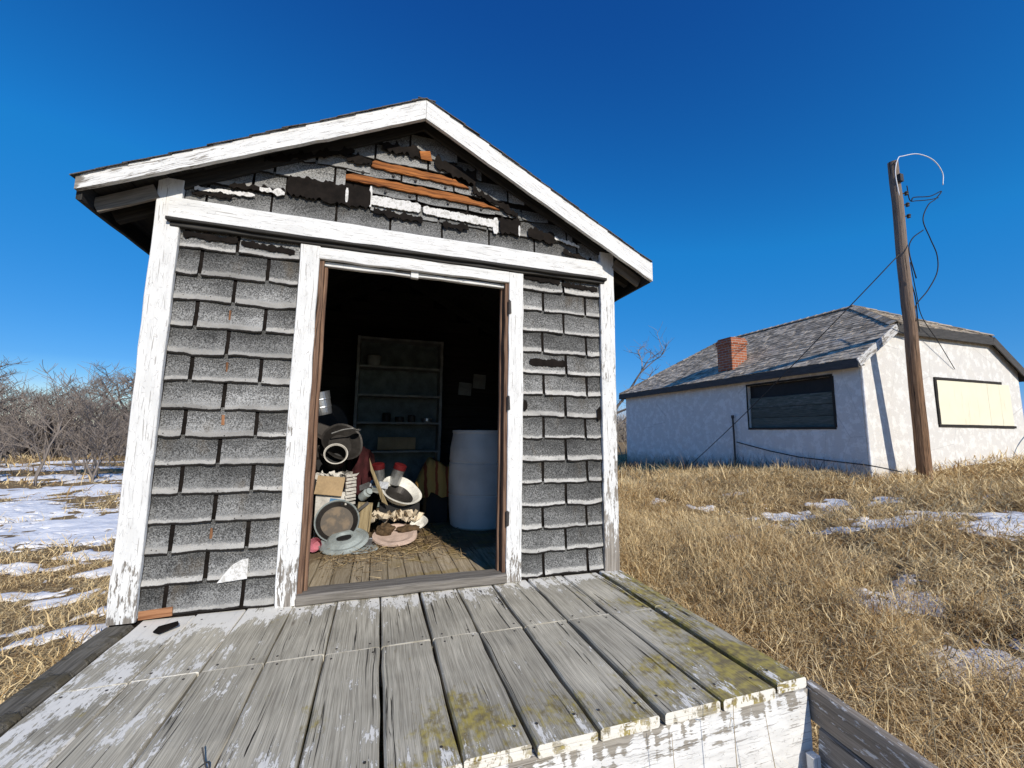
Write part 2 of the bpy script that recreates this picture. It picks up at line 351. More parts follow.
snow_sheet(3.4, 11, -2, 4.4, 260, .20); snow_sheet(-7, -.4, .8, 9, 220, .25); snow_sheet(-30, 9, 8.5, 34, 260, .3)

# ------------------------------------------------------------------ garden shed
Wd = 2.6; DEP = 2.7
shed = empty('garden_shed', (0, 0, 0), 'small open shed with grey shingle siding, white trim and gable roof behind the plank porch', 'shed')
RZ = lambda x: (2.000 + (x + .249) * .5326) if x < 1.287 else (2.818 - (x - 1.287) * .5162)     # top line of the rakes
# frame / backing walls
b = MB()
for lo, hi in [((.0, .03, -.02), (.69, .075, 1.95)), ((1.91, .03, -.02), (2.6, .075, 1.95)), ((.69, .03, 1.84), (1.91, .075, 1.95))]: box(b, lo, hi)
for i in range(26):      # gable boards behind the shingles, stepped up under the roof
    x0, x1 = i * .1, i * .1 + .1; zt = min(RZ(x0), RZ(x1)) - .075; box(b, (x0, .032, 1.945), (x1 - .001, .073, zt))
front = b.build('wall', MT['tar'], shed)
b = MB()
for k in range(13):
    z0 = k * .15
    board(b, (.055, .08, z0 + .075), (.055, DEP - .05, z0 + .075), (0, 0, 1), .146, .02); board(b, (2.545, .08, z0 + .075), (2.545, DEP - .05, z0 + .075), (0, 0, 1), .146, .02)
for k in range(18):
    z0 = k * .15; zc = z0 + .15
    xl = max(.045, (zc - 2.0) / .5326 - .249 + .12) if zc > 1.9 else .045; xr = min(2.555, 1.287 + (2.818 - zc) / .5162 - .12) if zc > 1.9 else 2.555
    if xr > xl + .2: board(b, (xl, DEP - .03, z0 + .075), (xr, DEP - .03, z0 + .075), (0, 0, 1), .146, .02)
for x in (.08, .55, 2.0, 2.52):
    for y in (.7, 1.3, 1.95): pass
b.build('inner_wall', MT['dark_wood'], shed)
b = MB()
n = 24; fw = 2.5 / n
for i in range(n):
    x = .05 + (i + .5) * fw; board(b, (x, .085, .0), (x, DEP - .05, .0), (1, 0, 0), fw - .004, .03, jit=.0008)
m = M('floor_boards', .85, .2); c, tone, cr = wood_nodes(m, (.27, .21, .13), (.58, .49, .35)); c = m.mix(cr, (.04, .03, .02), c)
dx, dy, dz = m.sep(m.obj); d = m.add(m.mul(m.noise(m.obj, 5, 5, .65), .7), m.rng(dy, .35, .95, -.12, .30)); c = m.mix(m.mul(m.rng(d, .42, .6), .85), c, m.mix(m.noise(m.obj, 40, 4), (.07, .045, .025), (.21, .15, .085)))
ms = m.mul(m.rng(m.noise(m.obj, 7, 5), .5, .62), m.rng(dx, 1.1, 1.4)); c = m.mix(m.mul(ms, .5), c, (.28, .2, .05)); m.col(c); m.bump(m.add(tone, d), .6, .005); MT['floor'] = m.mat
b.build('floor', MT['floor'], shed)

# shingle siding
RS = random.Random(5); BAND = (.35, .8)
def tab(mb, x0, x1, z0, z1, yb, top=None, band=None, nx=9, nz=5, lift=.007, curl=.009):
    r = RS.random(); g = band if band is not None else RS.uniform(.17, .28)
    ph = RS.uniform(0, 6); am = RS.uniform(.001, .004); cl, cr_ = RS.uniform(0, curl), RS.uniform(0, curl); sag = RS.uniform(-.002, .006)
    bot = [RS.gauss(0, .0014) + am * math.sin(ph + i * .8) - sag * 4 * (i / nx) * (1 - i / nx) for i in range(nx + 1)]
    vs = []; uvs = []; h = z1 - z0
    for j in range(nz + 1):
        f = j / nz
        for i in range(nx + 1):
            e = i / nx; x = x0 + (x1 - x0) * e + RS.gauss(0, .0006)
            z = z0 + h * f + bot[i] * (1 - f) + (.014 if j == nz else 0)
            off = .003 + lift * (1 - f) ** 1.2 + (1 - f) ** 2 * (cl * (1 - e) ** 3 + cr_ * e ** 3) + .0025 * math.sin(ph * 2 + e * 7 + f * 2) * (1 - f)
            if top is not None: z = min(z, top(x))
            vs.append((x, yb - off, z)); uvs.append((e, f))
    W = nx + 1
    fs = [(j * W + i, j * W + i + 1, (j + 1) * W + i + 1, (j + 1) * W + i) for j in range(nz) for i in range(nx)]
    mb.add(vs, fs, uvs, (r, g, RS.uniform(*BAND)))
    # lower edge and the two side edges, back to the wall
    bt = vs[:W]; mb.add(bt + [(a, yb - .001, c + .004) for a, _, c in bt], [(i + 1, i, W + i, W + i + 1) for i in range(nx)], [(0, 0)] * (2 * W), (r, 0, 0))
    for col_, s in ((0, 1), (nx, -1)):
        sd_ = [vs[j * W + col_] for j in range(nz + 1)]; k = nz + 1
        mb.add(sd_ + [(a, yb - .001, c) for a, _, c in sd_], [((j, j + 1, k + j + 1, k + j) if s > 0 else (j + 1, j, k + j, k + j + 1)) for j in range(nz)], [(0, 0)] * (2 * k), (r, 0, 0))
def course(mb, xs, x0, x1, z0, z1, yb=.03, gap=.018, top=None, band=None, skip=()):
    e = [x0] + [x for x in xs if x0 + .03 < x < x1 - .03] + [x1]
    for k in range(len(e) - 1):
        if k in skip: continue
        a = e[k] + (gap / 2 if k else .002); c = e[k + 1] - (gap / 2 if k < len(e) - 2 else .002)
        tab(mb, a, c, z0, z1, yb, top, band, nx=max(3, int((c - a) / .03)))
def ragged(mb, x0, x1, zl, zh, y, jit=.008, n=None, t=.002, col=(.5, .3, 0), slope=0.):
    mb.mark(); n = n or max(4, int((x1 - x0) / .011)); lo = []; hi = []; z_ph = RS.uniform(0, 6)
    for i in range(n + 1):
        e = i / n; x = x0 + (x1 - x0) * e; env = min(1, 9 * e + .6, 9 * (1 - e) + .6); jz = jit * .55 * math.sin(e * (x1 - x0) * 60 + z_ph) + jit * .4 * math.sin(e * (x1 - x0) * 143 + 2 * z_ph); mid = (zl + zh) / 2 + slope * (x - x0)
        lo.append((x, y, mid + (-(zh - zl) / 2 + jz * .6 + RS.uniform(-jit, jit) * .8) * env)); hi.append((x, y, mid + ((zh - zl) / 2 - jz + RS.uniform(-jit, jit) * .9) * env))
    vs = lo + hi; W = n + 1
    mb.add(vs, [(i, i + 1, W + i + 1, W + i) for i in range(n)], None, col)
    mb.add([(a, y, c) for a, _, c in lo] + [(a, y + .006, c) for a, _, c in lo], [(i + 1, i, W + i, W + i + 1) for i in range(n)], None, col)
CH = 1.9 / 14
def panel(x0, x1, off, name='shingle_siding'):
    b = MB()
    for k in range(14):
        z0 = .008 + k * CH; ph = off if k % 2 else off + .152
        xs = [ph + i * .305 + RS.gauss(0, .004) for i in range(-1, 4)]
        course(b, xs, x0, x1, z0, z0 + CH)
    return b
bl = panel(.106, .655, .055); BAND = (.75, 1.); br = panel(1.941, 2.494, 1.93); BAND = (.2, .6)
sl_ = bl.build('shingle_siding', MT['shingle'], shed); sr_ = br.build('shingle_siding', MT['shingle'], shed)
# torn upper courses, bare felt and lath showing
t = MB()
for x0, x1, z, s in [(.12, .36, 1.845, -.02), (.375, .63, 1.835, -.06), (1.95, 2.2, 1.86, -.05), (2.215, 2.48, 1.84, -.04)]: ragged(t, x0, x1, z - .014, z + .016, .0125, .008, slope=s)
ragged(t, 1.99, 2.24, .008 + 9 * CH + .055, .008 + 9 * CH + .1, .0155, .006); ragged(t, 1.945, 1.975, 1.0, 1.05, .0105, .01); ragged(t, 2.46, 2.49, .95, 1.03, .0105, .008)
t.build_pieces('torn_felt', MT['tar'], sl_)
t = MB(); n = 14
zq = .008 + CH * 1.16
vs = []; 
tri = [(.42, .075), (.655, .075), (.655, .12), (.53, .125), (.53, .235), (.50, .232), (.455, .19), (.425, .12)]
tri = [(.405, .135), (.53, .145), (.53, .24), (.502, .236), (.465, .215), (.44, .185)]
t.add([(x, .0105, z) for x, z in tri], [tuple(range(len(tri)))]); t.build('bare_felt', MT['felt'], sl_)
t = MB(); board(t, (.112, .013, .026), (.24, .013, .03), (0, 0, 1), .034, .005, jit=.003)
for x, z, dz in [(.352, 1.42, .05), (.36, 1.15, .05), (.366, .885, .05), (.36, .34, .05)]: board(t, (x, .024, z), (x + .002, .024, z + dz), (1, 0, 0), .011, .006)
t.build_pieces('exposed_lath', wood('rusty_wood', (.13, .05, .02), (.36, .18, .09)), sl_)

# gable shingles
b = MB(); gt = lambda x: RZ(x) - .10
def grow(z0, z1, xa, xb, ph, skip=(), band=None):
    course(b, [ph + i * .305 + RS.gauss(0, .006) for i in range(-2, 10)], xa, xb, z0, z1, .03, .012, gt, band, skip)
grow(2.0, 2.135, .11, 2.5, .2, (), .05); grow(2.135, 2.255, .16, .56, .1, (), .3); grow(2.125, 2.235, 1.92, 2.3, .12, (), .18)
grow(2.25, 2.37, .42, .86, .2, (), .05); grow(2.24, 2.285, 1.0, 1.95, .35, (), .0); grow(2.245, 2.30, 1.75, 2.12, .4, (), .05)
grow(2.345, 2.395, .86, 1.72, .26, (), .0); grow(2.36, 2.46, .62, .99, .1, (), .0); grow(2.455, 2.545, .86, 1.66, .1, (), .05); grow(2.53, 2.66, 1.05, 1.5, .3, (), .0); grow(2.34, 2.44, 1.60, 1.95, .0, (), .0)
grow(2.13, 2.20, 1.0, 1.92, .18, (), .0)
gs = b.build('shingle_siding', MT['shingle'], shed)
t = MB()
ragged(t, .57, 1.0, 2.14, 2.255, .006, .012); ragged(t, .30, .56, 2.125, 2.15, .006, .01, slope=.08); ragged(t, .14, .33, 2.055, 2.075, .007, .009, slope=.08)
ragged(t, 1.02, 1.30, 2.115, 2.15, .005, .012, slope=-.05); ragged(t, 1.42, 1.58, 2.10, 2.135, .005, .01); ragged(t, 1.78, 1.92, 2.125, 2.225, .004, .014); ragged(t, 1.97, 2.16, 2.125, 2.195, .004, .01, slope=-.12); ragged(t, 2.22, 2.44, 2.05, 2.08, .004, .01, slope=-.2)
ragged(t, .86, 1.0, 2.40, 2.45, .004, .015); ragged(t, 1.05, 1.28, 2.52, 2.575, .004, .016); ragged(t, 1.36, 1.62, 2.475, 2.55, .004, .014, slope=-.25); ragged(t, .45, .9, 2.30, 2.335, .004, .012, slope=.35); ragged(t, 1.6, 1.9, 2.36, 2.40, .002, .012, slope=-.4)
t.build_pieces('torn_felt', MT['tar'], gs)
t = MB(); ragged(t, 1.0, 1.285, 2.165, 2.225, .0075, .0035, n=40); ragged(t, 1.30, 1.75, 2.165, 2.215, .0072, .004, n=60, slope=-.03); ragged(t, .992, 1.008, 2.15, 2.28, .0078, .003)
ragged(t, .15, .42, 2.082, 2.102, .0072, .004, n=36, slope=.05); ragged(t, .44, .56, 2.135, 2.16, .0052, .008, slope=-.06); ragged(t, 1.735, 1.77, 2.11, 2.22, .0062, .004); ragged(t, 1.905, 1.918, 2.12, 2.19, .003, .003); ragged(t, .865, .88, 2.15, 2.24, .003, .003); ragged(t, 2.16, 2.34, 2.14, 2.16, .004, .006, slope=-.2)
t.build_pieces('bare_felt', MT['felt'], gs)
def plank(mb, x0, x1, z0, z1, h, n=26):
    mb.mark(); lo = []; hi = []
    for i in range(n + 1):
        e = i / n; x = x0 + (x1 - x0) * e; zc = z0 + (z1 - z0) * e; tp = h / 2 * min(1, (1 - e) * 3.5 + .12) * (1 if e > .02 else .7)
        lo.append((x, .0125, zc - h / 2 + RS.gauss(0, .0022))); hi.append((x, .0155, zc - h / 2 + 2 * tp + RS.gauss(0, .003)))
    vs = lo + hi + [(x, .022, z - .002) for x, _, z in lo] + [(x, .022, z + .002) for x, _, z in hi]; W = n + 1; uv = [(v[0], v[2]) for v in vs]
    mb.add(vs, [(i, i + 1, W + i + 1, W + i) for i in range(n)] + [(2 * W + i, 2 * W + i + 1, i + 1, i) for i in range(n)] + [(W + i, W + i + 1, 3 * W + i + 1, 3 * W + i) for i in range(n)], uv, (.5, 0, 0))
t = MB(); plank(t, .86, 1.78, 2.318, 2.303, .044); plank(t, .995, 1.58, 2.425, 2.408, .046); board(t, (1.27, .003, 2.53), (1.335, .003, 2.545), (0, 0, 1), .05, .006, jit=.004)
t.build_pieces('exposed_lath', MT['orange_wood'], gs)
t = MB()
for x, z in [(.95, 2.36), (1.12, 2.372), (1.25, 2.37), (1.43, 2.362), (1.6, 2.36), (1.08, 2.262), (1.22, 2.262), (1.45, 2.262), (1.66, 2.262), (1.84, 2.25)]:
    lathe(t, [(.0085, 0), (.0085, .004), (.004, .007), (.0, .007)], (x, .016, z), (0, -1, 0), 8)
t.build_pieces('nail', MT['iron'], gs)

# trim
def part(name, mat, fn, parent=shed):
    b = MB(); fn(b)
    if name in ('hinge_', 'rafter', 'porch_leg', 'side_board'): return b.build_pieces(name, mat, parent)
    return b.build(name, mat, parent)
part('corner_trim', MT['white_paint'], lambda b: board(b, (.052, .014, .0), (.052, .014, 2.12), (1, 0, 0), .105, .028, wear=(.79, .1), jit=.001))
part('corner_trim', MT['white_worn'], lambda b: board(b, (2.548, .014, .0), (2.548, .014, 2.10), (1, 0, 0), .105, .028, wear=(.84, .3), jit=.001))
part('frieze_board', MT['white_paint'], lambda b: board(b, (.06, .004, 1.962), (2.505, .004, 1.965), (0, 0, 1), .11, .03, jit=.001))
def drip(b):
    board(b, (.058, -.006, 1.898), (2.53, -.006, 1.90), (0, 0, 1), .018, .045); board(b, (.07, .006, 1.879), (2.52, .006, 1.882), (0, 0, 1), .02, .03)
part('drip_moulding', MT['soffit_wood'], drip)
part('door_casing', MT['white_paint'], lambda b: board(b, (.7045, .014, .0), (.7045, .014, 1.868), (1, 0, 0), .097, .03, wear=(.80, .2)))
part('door_casing', MT['white_paint'], lambda b: board(b, (1.893, .014, .0), (1.893, .014, 1.868), (1, 0, 0), .095, .03, wear=(.80, .2)))
part('door_head', MT['white_paint'], lambda b: board(b, (.754, .014, 1.832), (1.845, .014, 1.834), (0, 0, 1), .07, .029))
def head2(b):
    board(b, (.765, .045, 1.784), (1.245, .045, 1.786), (0, 0, 1), .026, .03); board(b, (1.285, .045, 1.786), (1.84, .045, 1.784), (0, 0, 1), .024, .03); board(b, (1.245, .034, 1.79), (1.288, .034, 1.79), (0, 0, 1), .055, .03)
part('door_stop', MT['white_worn'], head2)
part('door_jamb', MT['brown_wood'], lambda b: (board(b, (.766, .06, .04), (.766, .06, 1.797), (0, 1, 0), .10, .024), board(b, (.786, .055, .04), (.786, .055, 1.79), (0, 1, 0), .03, .016)))
part('door_jamb', MT['brown_wood'], lambda b: (board(b, (1.834, .06, .04), (1.834, .06, 1.797), (0, 1, 0), .10, .024), board(b, (1.815, .07, .04), (1.815, .07, 1.79), (0, 1, 0), .03, .016)))
part('doorsill', MT['grey_wood'], lambda b: board(b, (.757, .04, .028), (1.843, .04, .028), (0, 1, 0), .125, .05, cham=.008, jit=.0015))
def hinge(x, z):
    def f(b):
        board(b, (x, -.004, z), (x, -.004, z + .08), (1, 0, 0), .010, .006); tube(b, [(x - .008, -.006, z - .004), (x - .008, -.006, z + .084)], .006, 6)
    return f
[part('hinge', MT['iron'], hinge(1.853, z_)) for z_ in (.32, 1.0, 1.6)]

# roof
def roof_pt(x, lift, y): return V3((x, y, RZ(x) + lift))
roofp = MB()
for xa, xb in ((-.235, 1.287), (1.287, 2.815)):
    for k in range(11):     # sheathing boards running front to back
        f0, f1 = k / 11, (k + 1) / 11; x0 = xa + (xb - xa) * f0; x1 = xa + (xb - xa) * f1
        a = (V3((x0, 0, RZ(x0))) + V3((x1, 0, RZ(x1)))) / 2; d = V3((x1 - x0, 0, RZ(x1) - RZ(x0)))
        board(roofp, (a.x, -.10, a.z - .022), (a.x, DEP + .1, a.z - .022), d, d.length - .003, .02, seg=1)
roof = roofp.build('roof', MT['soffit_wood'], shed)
m = M('roof_shingle', .9, .15); n = m.noise(m.obj, 150, 3, .7); n2 = m.noise(m.obj, 6, 4); m.col(m.mix(m.rng(m.add(m.mul(n, .6), m.mul(n2, .4)), .35, .65), (.03, .028, .026), (.16, .15, .14))); m.bump(n, .5, .004); MT['roof_shingle'] = m.mat
b = MB(); RQ = random.Random(8)
for side, (xa, xb) in enumerate(((-.247, 1.29), (2.836, 1.284))):
    nrow = 19
    for k in range(nrow):
        f0, f1 = k / nrow, (k + 1.25) / nrow; f1 = min(f1, 1)
        y = -.124 + RQ.uniform(-.003, .003)
        while y < DEP + .12:
            wdt = RQ.uniform(.12, .34); y1 = min(y + wdt, DEP + .13); j0, j1 = RQ.uniform(-.012, .012), RQ.uniform(-.012, .012); lf = RQ.uniform(.0, .007)
            if k == 0: j0 *= 2; j1 *= 2
            yy0 = y + (RQ.uniform(-.003, .002) if y < -.1 else 0)
            xs = [(xa + (xb - xa) * f0 + j0, yy0, 1), (xa + (xb - xa) * f0 + j1, y1, 1), (xa + (xb - xa) * f1, y1, 0), (xa + (xb - xa) * f1, yy0, 0)]
            tp = [(x, q, RZ(x) - .001 + lf * e + .002 * e) for x, q, e in xs]; bt = [(x, q, z - .005) for x, q, z in tp]
            b.add(tp + bt, [((0, 1, 2, 3) if side else (3, 2, 1, 0)), (0, 1, 5, 4), (1, 2, 6, 5), (2, 3, 7, 6), (3, 0, 4, 7)], None, (RQ.random(), 0, 0)); y = y1 + .004
for k in range(9): board(b, (1.287, -.11 + k * .32, 2.815), (1.287, -.11 + k * .32 + .33, 2.819), (1, 0, 0), .10, .005, seg=1)
b.build('roof_shingles', MT['roof_shingle'], roof)
y0 = -.115
def rake(xa, ta, ba, xb, tb, bb, seg, tip):
    def f(b):
        n = seg; fr = []; bk = []
        uo = RB.uniform(0, 9)
        for i in range(n + 1):
            e = i / n; x = xa + (xb - xa) * e; zt = ta + (tb - ta) * e + RB.gauss(0, .0025); zb_ = ba + (bb - ba) * e + RB.gauss(0, .0015); dx = 0
            fr.append(((x, y0, zt), (x, y0, zb_)))
        vs = []; uvs = []; cl = []
        for i, (p, q) in enumerate(fr):
            e = i / n; L = e * abs(xb - xa) * 1.13; wv = tip * max(0, 1 - e * 5)
            for z, yy, vv in ((p[2], y0, .0), (q[2], y0, .12), (q[2], y0 + .024, .145), (p[2], y0 + .024, .26)): vs.append((p[0], yy, z)); uvs.append((uo + L, vv)); cl.append((.5, wv, e))
        fs = []
        for i in range(n):
            for k in range(4): fs.append((4 * i + k, 4 * i + (k + 1) % 4, 4 * i + 4 + (k + 1) % 4, 4 * i + 4 + k))
        fs += [(0, 1, 2, 3), (4 * n + 3, 4 * n + 2, 4 * n + 1, 4 * n)]
        b.add(vs, fs, uvs, cl)
    return f
part('rake_board', MT['white_worn'], rake(-.249, 2.000, 1.930, 1.286, 2.817, 2.687, 24, .83)); part('rake_board', MT['white_paint'], rake(2.831, 2.021, 1.893, 1.288, 2.816, 2.686, 24, .0))
# boards showing under the eaves
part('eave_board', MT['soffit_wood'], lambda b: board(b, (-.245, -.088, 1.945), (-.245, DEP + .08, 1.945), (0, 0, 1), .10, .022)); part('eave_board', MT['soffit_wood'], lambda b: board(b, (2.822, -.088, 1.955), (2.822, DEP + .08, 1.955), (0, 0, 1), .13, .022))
part('eave_return', MT['grey_wood'], lambda b: board(b, (-.235, .006, 1.92), (-.002, .006, 2.04), (0, 0, 1), .07, .02)); part('eave_return', MT['grey_wood'], lambda b: board(b, (2.805, .006, 1.92), (2.602, .006, 2.03), (0, 0, 1), .07, .02))
def rafters(b):
    for k in range(5):
        y = .12 + k * .62
        for x0, x1 in ((-.22, 1.27), (2.79, 1.30)): board(b, (x0, y, RZ(x0) - .08), (x1, y, RZ(x1) - .08), (0, 0, 1), .09, .04)
    for x0, x1 in ((-.22, 1.287), (2.79, 1.287)): board(b, (x0 + (.25 if x0 < 0 else -.25), .018, RZ(x0 + (.25 if x0 < 0 else -.25)) - .072), (x1, .018, RZ(x1) - .072), (0, 0, 1), .07, .02)
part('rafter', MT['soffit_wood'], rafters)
# side and back cladding (courses of the same shingles)
def side_siding(x, sgn):
    b = MB()
    for k in range(14):
        z0 = .008 + k * CH; y = .03 - (k % 2) * .15
        while y < DEP:
            y1 = min(y + .3, DEP - .005); ya = max(y, .035)
            if y1 - ya > .02:
                vs = [(x, ya, z0 + CH + .01), (x, y1, z0 + CH + .01), (x + sgn * .013, y1, z0), (x + sgn * .013, ya, z0)]; bt = [(x, ya, z0 + .003), (x, y1, z0 + .003)]
                b.add(vs, [(0, 1, 2, 3) if sgn < 0 else (3, 2, 1, 0)], [(0, 1), (1, 1), (1, 0), (0, 0)], (RS.random(), RS.uniform(.2, .3), 0)); b.add([vs[3], vs[2], bt[1], bt[0]], [(0, 1, 2, 3)], [(0, 0)] * 4, (.5, 0, 0))
            y += .31
    return b
side_siding(.03, -1).build('shingle_siding', MT['shingle'], shed); side_siding(2.57, 1).build('shingle_siding', MT['shingle'], shed)
b = MB()
for x in (.035, 2.565): box(b, (x - .004, .035, -.05), (x + .004, DEP - .02, 2.10))
bk = [(.03, -.05), (2.57, -.05), (2.57, 2.09), (1.287, 2.75), (.03, 2.09)]
b.add([(x, DEP - .015, z) for x, z in bk] + [(x, DEP - .004, z) for x, z in bk], [(0, 1, 2, 3, 4), (9, 8, 7, 6, 5)] + [(i, i + 5, (i + 1) % 5 + 5, (i + 1) % 5) for i in range(5)])
b.build('sheathing', MT['tar'], shed)
b = MB()
for lo, hi in [((.05, .1, -.5), (2.55, .18, -.02)), ((.05, DEP - .15, -.7), (2.55, DEP - .07, -.02)), ((.04, .2, -.7), (.12, DEP - .2, -.03)), ((2.48, .2, -.6), (2.56, DEP - .2, -.03))]: box(b, lo, hi)
b.build_pieces('foundation_beam', MT['grey_wood'], shed)

# ------------------------------------------------------------------ porch
porch = empty('wooden_porch', (1.3, -.6, -.55), 'low weathered grey plank porch with white peeling front board and moss', 'porch')
gaps = [.124, .33, .535, .74, .945, 1.152, 1.357, 1.56, 1.765, 1.985, 2.215, 2.455, 2.61]
d = MB(); RD = random.Random(3)
for i in range(12):
    x0, x1 = gaps[i], gaps[i + 1]; g = .005 if i < 5 else .012
    if i == 11: g = .008
    tl = RD.uniform(-.004, .004); r = RD.random()
    xa = x0 + g / 2 + (.012 if i == 11 else 0); xb = x1 - g / 2; xc = (xa + xb) / 2; wd = xb - xa
    dz = RD.uniform(-.003, .002) + (.004 if i == 11 else 0)
    board(d, (xc, -.5205, -.02 + dz), (xc, .028, -.02 + dz), (1, 0, 0), wd, .035, rnd=.35 + .4 * r, tw=.01, jit=.0011, cham=.005)
    board(d, (xc + RD.uniform(-.003, .003), -1.193 + RD.uniform(-.010, .008), -.021 + dz + tl * .5), (xc, -.5245, -.0205 + dz), (1, 0, 0), wd - RD.uniform(0, .004), .035, rnd=.35 + .4 * r + RD.uniform(-.08, .08), jit=.0011, cham=.006)
    for yy in (-.49, -.555, -1.12, -.05):
        for xx in (xa + .035, xb - .035):
            if RD.random() < .8: lathe(d, [(.0045, 0), (.0045, .0016), (0, .0016)], (xx + RD.uniform(-.01, .01), yy + RD.uniform(-.008, .008), -.0025 + dz), (0, 0, 1), 7, mi=1)
d.build('decking', [MT['deck'], MT['iron']], porch)
b = MB(); board(b, (.055, -1.6, -.035), (.055, .0, -.030), (1, 0, 0), .115, .06, cham=.014, jit=.003, rnd=.25)
m = M('mossy_beam', .9, .15); c, tone, cr = wood_nodes(m, (.09, .08, .062), (.24, .22, .18)); mm = m.rng(m.noise(m.obj, 9, 6, .7), .48, .62, 0, .75); m.col(m.mix(cr, (.03, .026, .02), m.mix(mm, c, (.085, .07, .04)))); m.bump(m.add(tone, mm), .8, .006)
b.build('edge_beam', m.mat, porch)
m = peeling('white_skirt', .36, (.2, .18, .15), (.42, .39, .34), crack=.8)
b = MB(); NB = 150
# front board with a chewed upper edge
vs = []; uvs = []
top = [-.041 - abs(RD.gauss(0, .0015)) for i in range(NB + 1)]
for i in range(NB + 1):
    x = .12 + (2.612 - .12) * i / NB
    z2 = top[i] - (.004 if RD.random() < .10 else 0)
    for z, y, v in ((z2 + .001, -1.160, .0), (z2, -1.186, .02), (-.16, -1.19, .17), (-.30, -1.188, .31), (-.30, -1.166, .33)): vs.append((x, y + RD.gauss(0, .0006), z)); uvs.append((x, v))
wg = [(.6, (.8, .84, .66, .6, .6)[j % 5] * RD.uniform(.8, 1.1), 0) for j in range(len(vs))]
fs = []
for i in range(NB):
    for k in range(4): fs.append((5 * i + k, 5 * i + k + 1, 5 * i + 6 + k, 5 * i + 5 + k))
fs += [(0, 5 * 0 + 4, 3, 2, 1), tuple(5 * NB + k for k in range(5))]
b.add(vs, fs, uvs, wg); b.build('front_board', m, porch)
part('front_board', m, lambda b: board(b, (.12, -1.176, -.41), (2.59, -1.176, -.41), (0, 0, 1), .2, .022), porch)
part('side_board', MT['grey_wood'], lambda b: (board(b, (2.602, -1.172, -.10), (2.602, .0, -.10), (0, 0, 1), .12, .022), board(b, (2.598, -1.172, -.26), (2.598, .0, -.26), (0, 0, 1), .16, .022)), porch)
m = M('stringer_wood', .85, .2); c, tone, cr = wood_nodes(m, (.20, .165, .125), (.46, .40, .33)); fl = m.rng(m.add(m.mul(m.noise(m.map(m.uv, (9, 26, 1)), 2, 5, .7), .8), m.mul(m.noise(m.obj, 6, 3), .2)), .56, .59); m.col(m.mix(m.mul(fl, .9), m.mix(cr, (.025, .022, .02), c), (.7, .69, .67))); m.bump(m.add(tone, m.mul(fl, .5)), .7, .004); MT['stringer'] = m.mat
part('stair_stringer', MT['stringer'], lambda b: board(b, (2.633, -1.165, -.085), (2.633, -2.05, -.165), (0, 0, 1), .118, .04, cham=.006, jit=.002), porch)
part('stair_stringer', MT['white_thin'], lambda b: board(b, (2.622, -1.215, -.222), (2.622, -2.05, -.305), (0, 0, 1), .15, .03, cham=.006, jit=.002), porch)
part('post', MT['white_worn'], lambda b: (board(b, (2.572, -1.222, -.62), (2.572, -1.222, -.225), (1, 0, 0), .03, .03, jit=.002)), porch)
part('porch_leg', MT['grey_wood'], lambda b: [box(b, (x, y, -.75), (x + .09, y + .09, -.05)) for x in (.16, 1.3, 2.46) for y in (-1.15, -.3)], porch)

# ------------------------------------------------------------------ the white house
HX, HY, HW, HL, HT, ZC = 9.81, 2.94, 5.34, 7.82, 2.30, 2.975
house = empty('stucco_house', (HX, HY, 0), 'white stucco house with clipped grey shingle roof and boarded windows, behind the utility pole', 'house')
m = M('stucco', .9, .2); n1 = m.noise(m.obj, 1.6, 5, .65); n2 = m.noise(m.obj, 45, 5, .7); n3 = m.noise(m.obj, 5, 6, .7)
c = m.mix(m.rng(n3, .48, .58), (.68, .66, .62), (.80, .785, .745)); c = m.mix(m.rng(n1, .55, .72, 0, .5), c, (.70, .67, .60))
x, y, z = m.sep(m.obj); c = m.mix(m.mul(m.rng(m.add(z, m.mul(m.add(n3, -.5), .7)), .35, -.02), .55), c, (.42, .36, .27))
lk = m.rng(m.voro(m.map(m.obj, (1, 1, .4)), 1.1, 'DISTANCE_TO_EDGE'), .0, .006, .0, 1); c = m.mix(m.rng(lk, 0, 1, .35, 0), c, (.35, .34, .33))
m.col(c); m.bump(m.add(n2, m.mul(n3, .5)), .5, .02); MT['stucco'] = m.mat
b = MB()
WY0, WY1, WZ0, WZ1 = HY + .52, HY + 2.53, 1.03, 2.07
def wallbox(lo, hi): box(b, lo, hi, cham=.0)
wallbox((HX, HY + .18, -.7), (HX + .18, HY + HL, WZ0)); wallbox((HX, HY + .18, WZ1), (HX + .18, HY + HL, HT + .12)); wallbox((HX, HY + .18, WZ0), (HX + .18, WY0, WZ1)); wallbox((HX, WY1, WZ0), (HX + .18, HY + HL, WZ1))
# gable wall as one prism
pr = [(HX, -.7), (HX + HW, -.7), (HX + HW, HT + .1), (HX + HW - 1.056, ZC + .1), (HX + 1.056, ZC + .1), (HX, HT + .1)]
f = [(x, HY, z) for x, z in pr]; k = [(x, HY + .178, z) for x, z in pr]
b.add(f + k, [tuple(range(6)), tuple(range(11, 5, -1))] + [(i, i + 6, (i + 1) % 6 + 6, (i + 1) % 6) for i in range(6)])
wallbox((HX + HW - .18, HY + .18, -.7), (HX + HW, HY + HL, HT + .1)); wallbox((HX + .18, HY + HL - .18, -.7), (HX + HW - .18, HY + HL, HT + .1))
b.build('wall', MT['stucco'], house)
SLP = (ZC - HT) / 1.056; XC = HX + HW / 2; ZR0 = HT + .13
E1, E2 = .17, .10
RIDGE = ZR0 + SLP * HW / 2; YA = HY - E2; ZCL = ZC + .13; YR0 = YA + (RIDGE - ZCL) / .6; YR1 = HY + 5.95; YE = HY + HL + E1
zE = ZR0 - SLP * E1; xcl = (ZCL - ZR0) / SLP
pw = [(HX - E1, YA, zE), (HX + xcl, YA, ZCL), (XC, YR0, RIDGE), (XC, YR1, RIDGE), (HX - E1, YE, zE)]
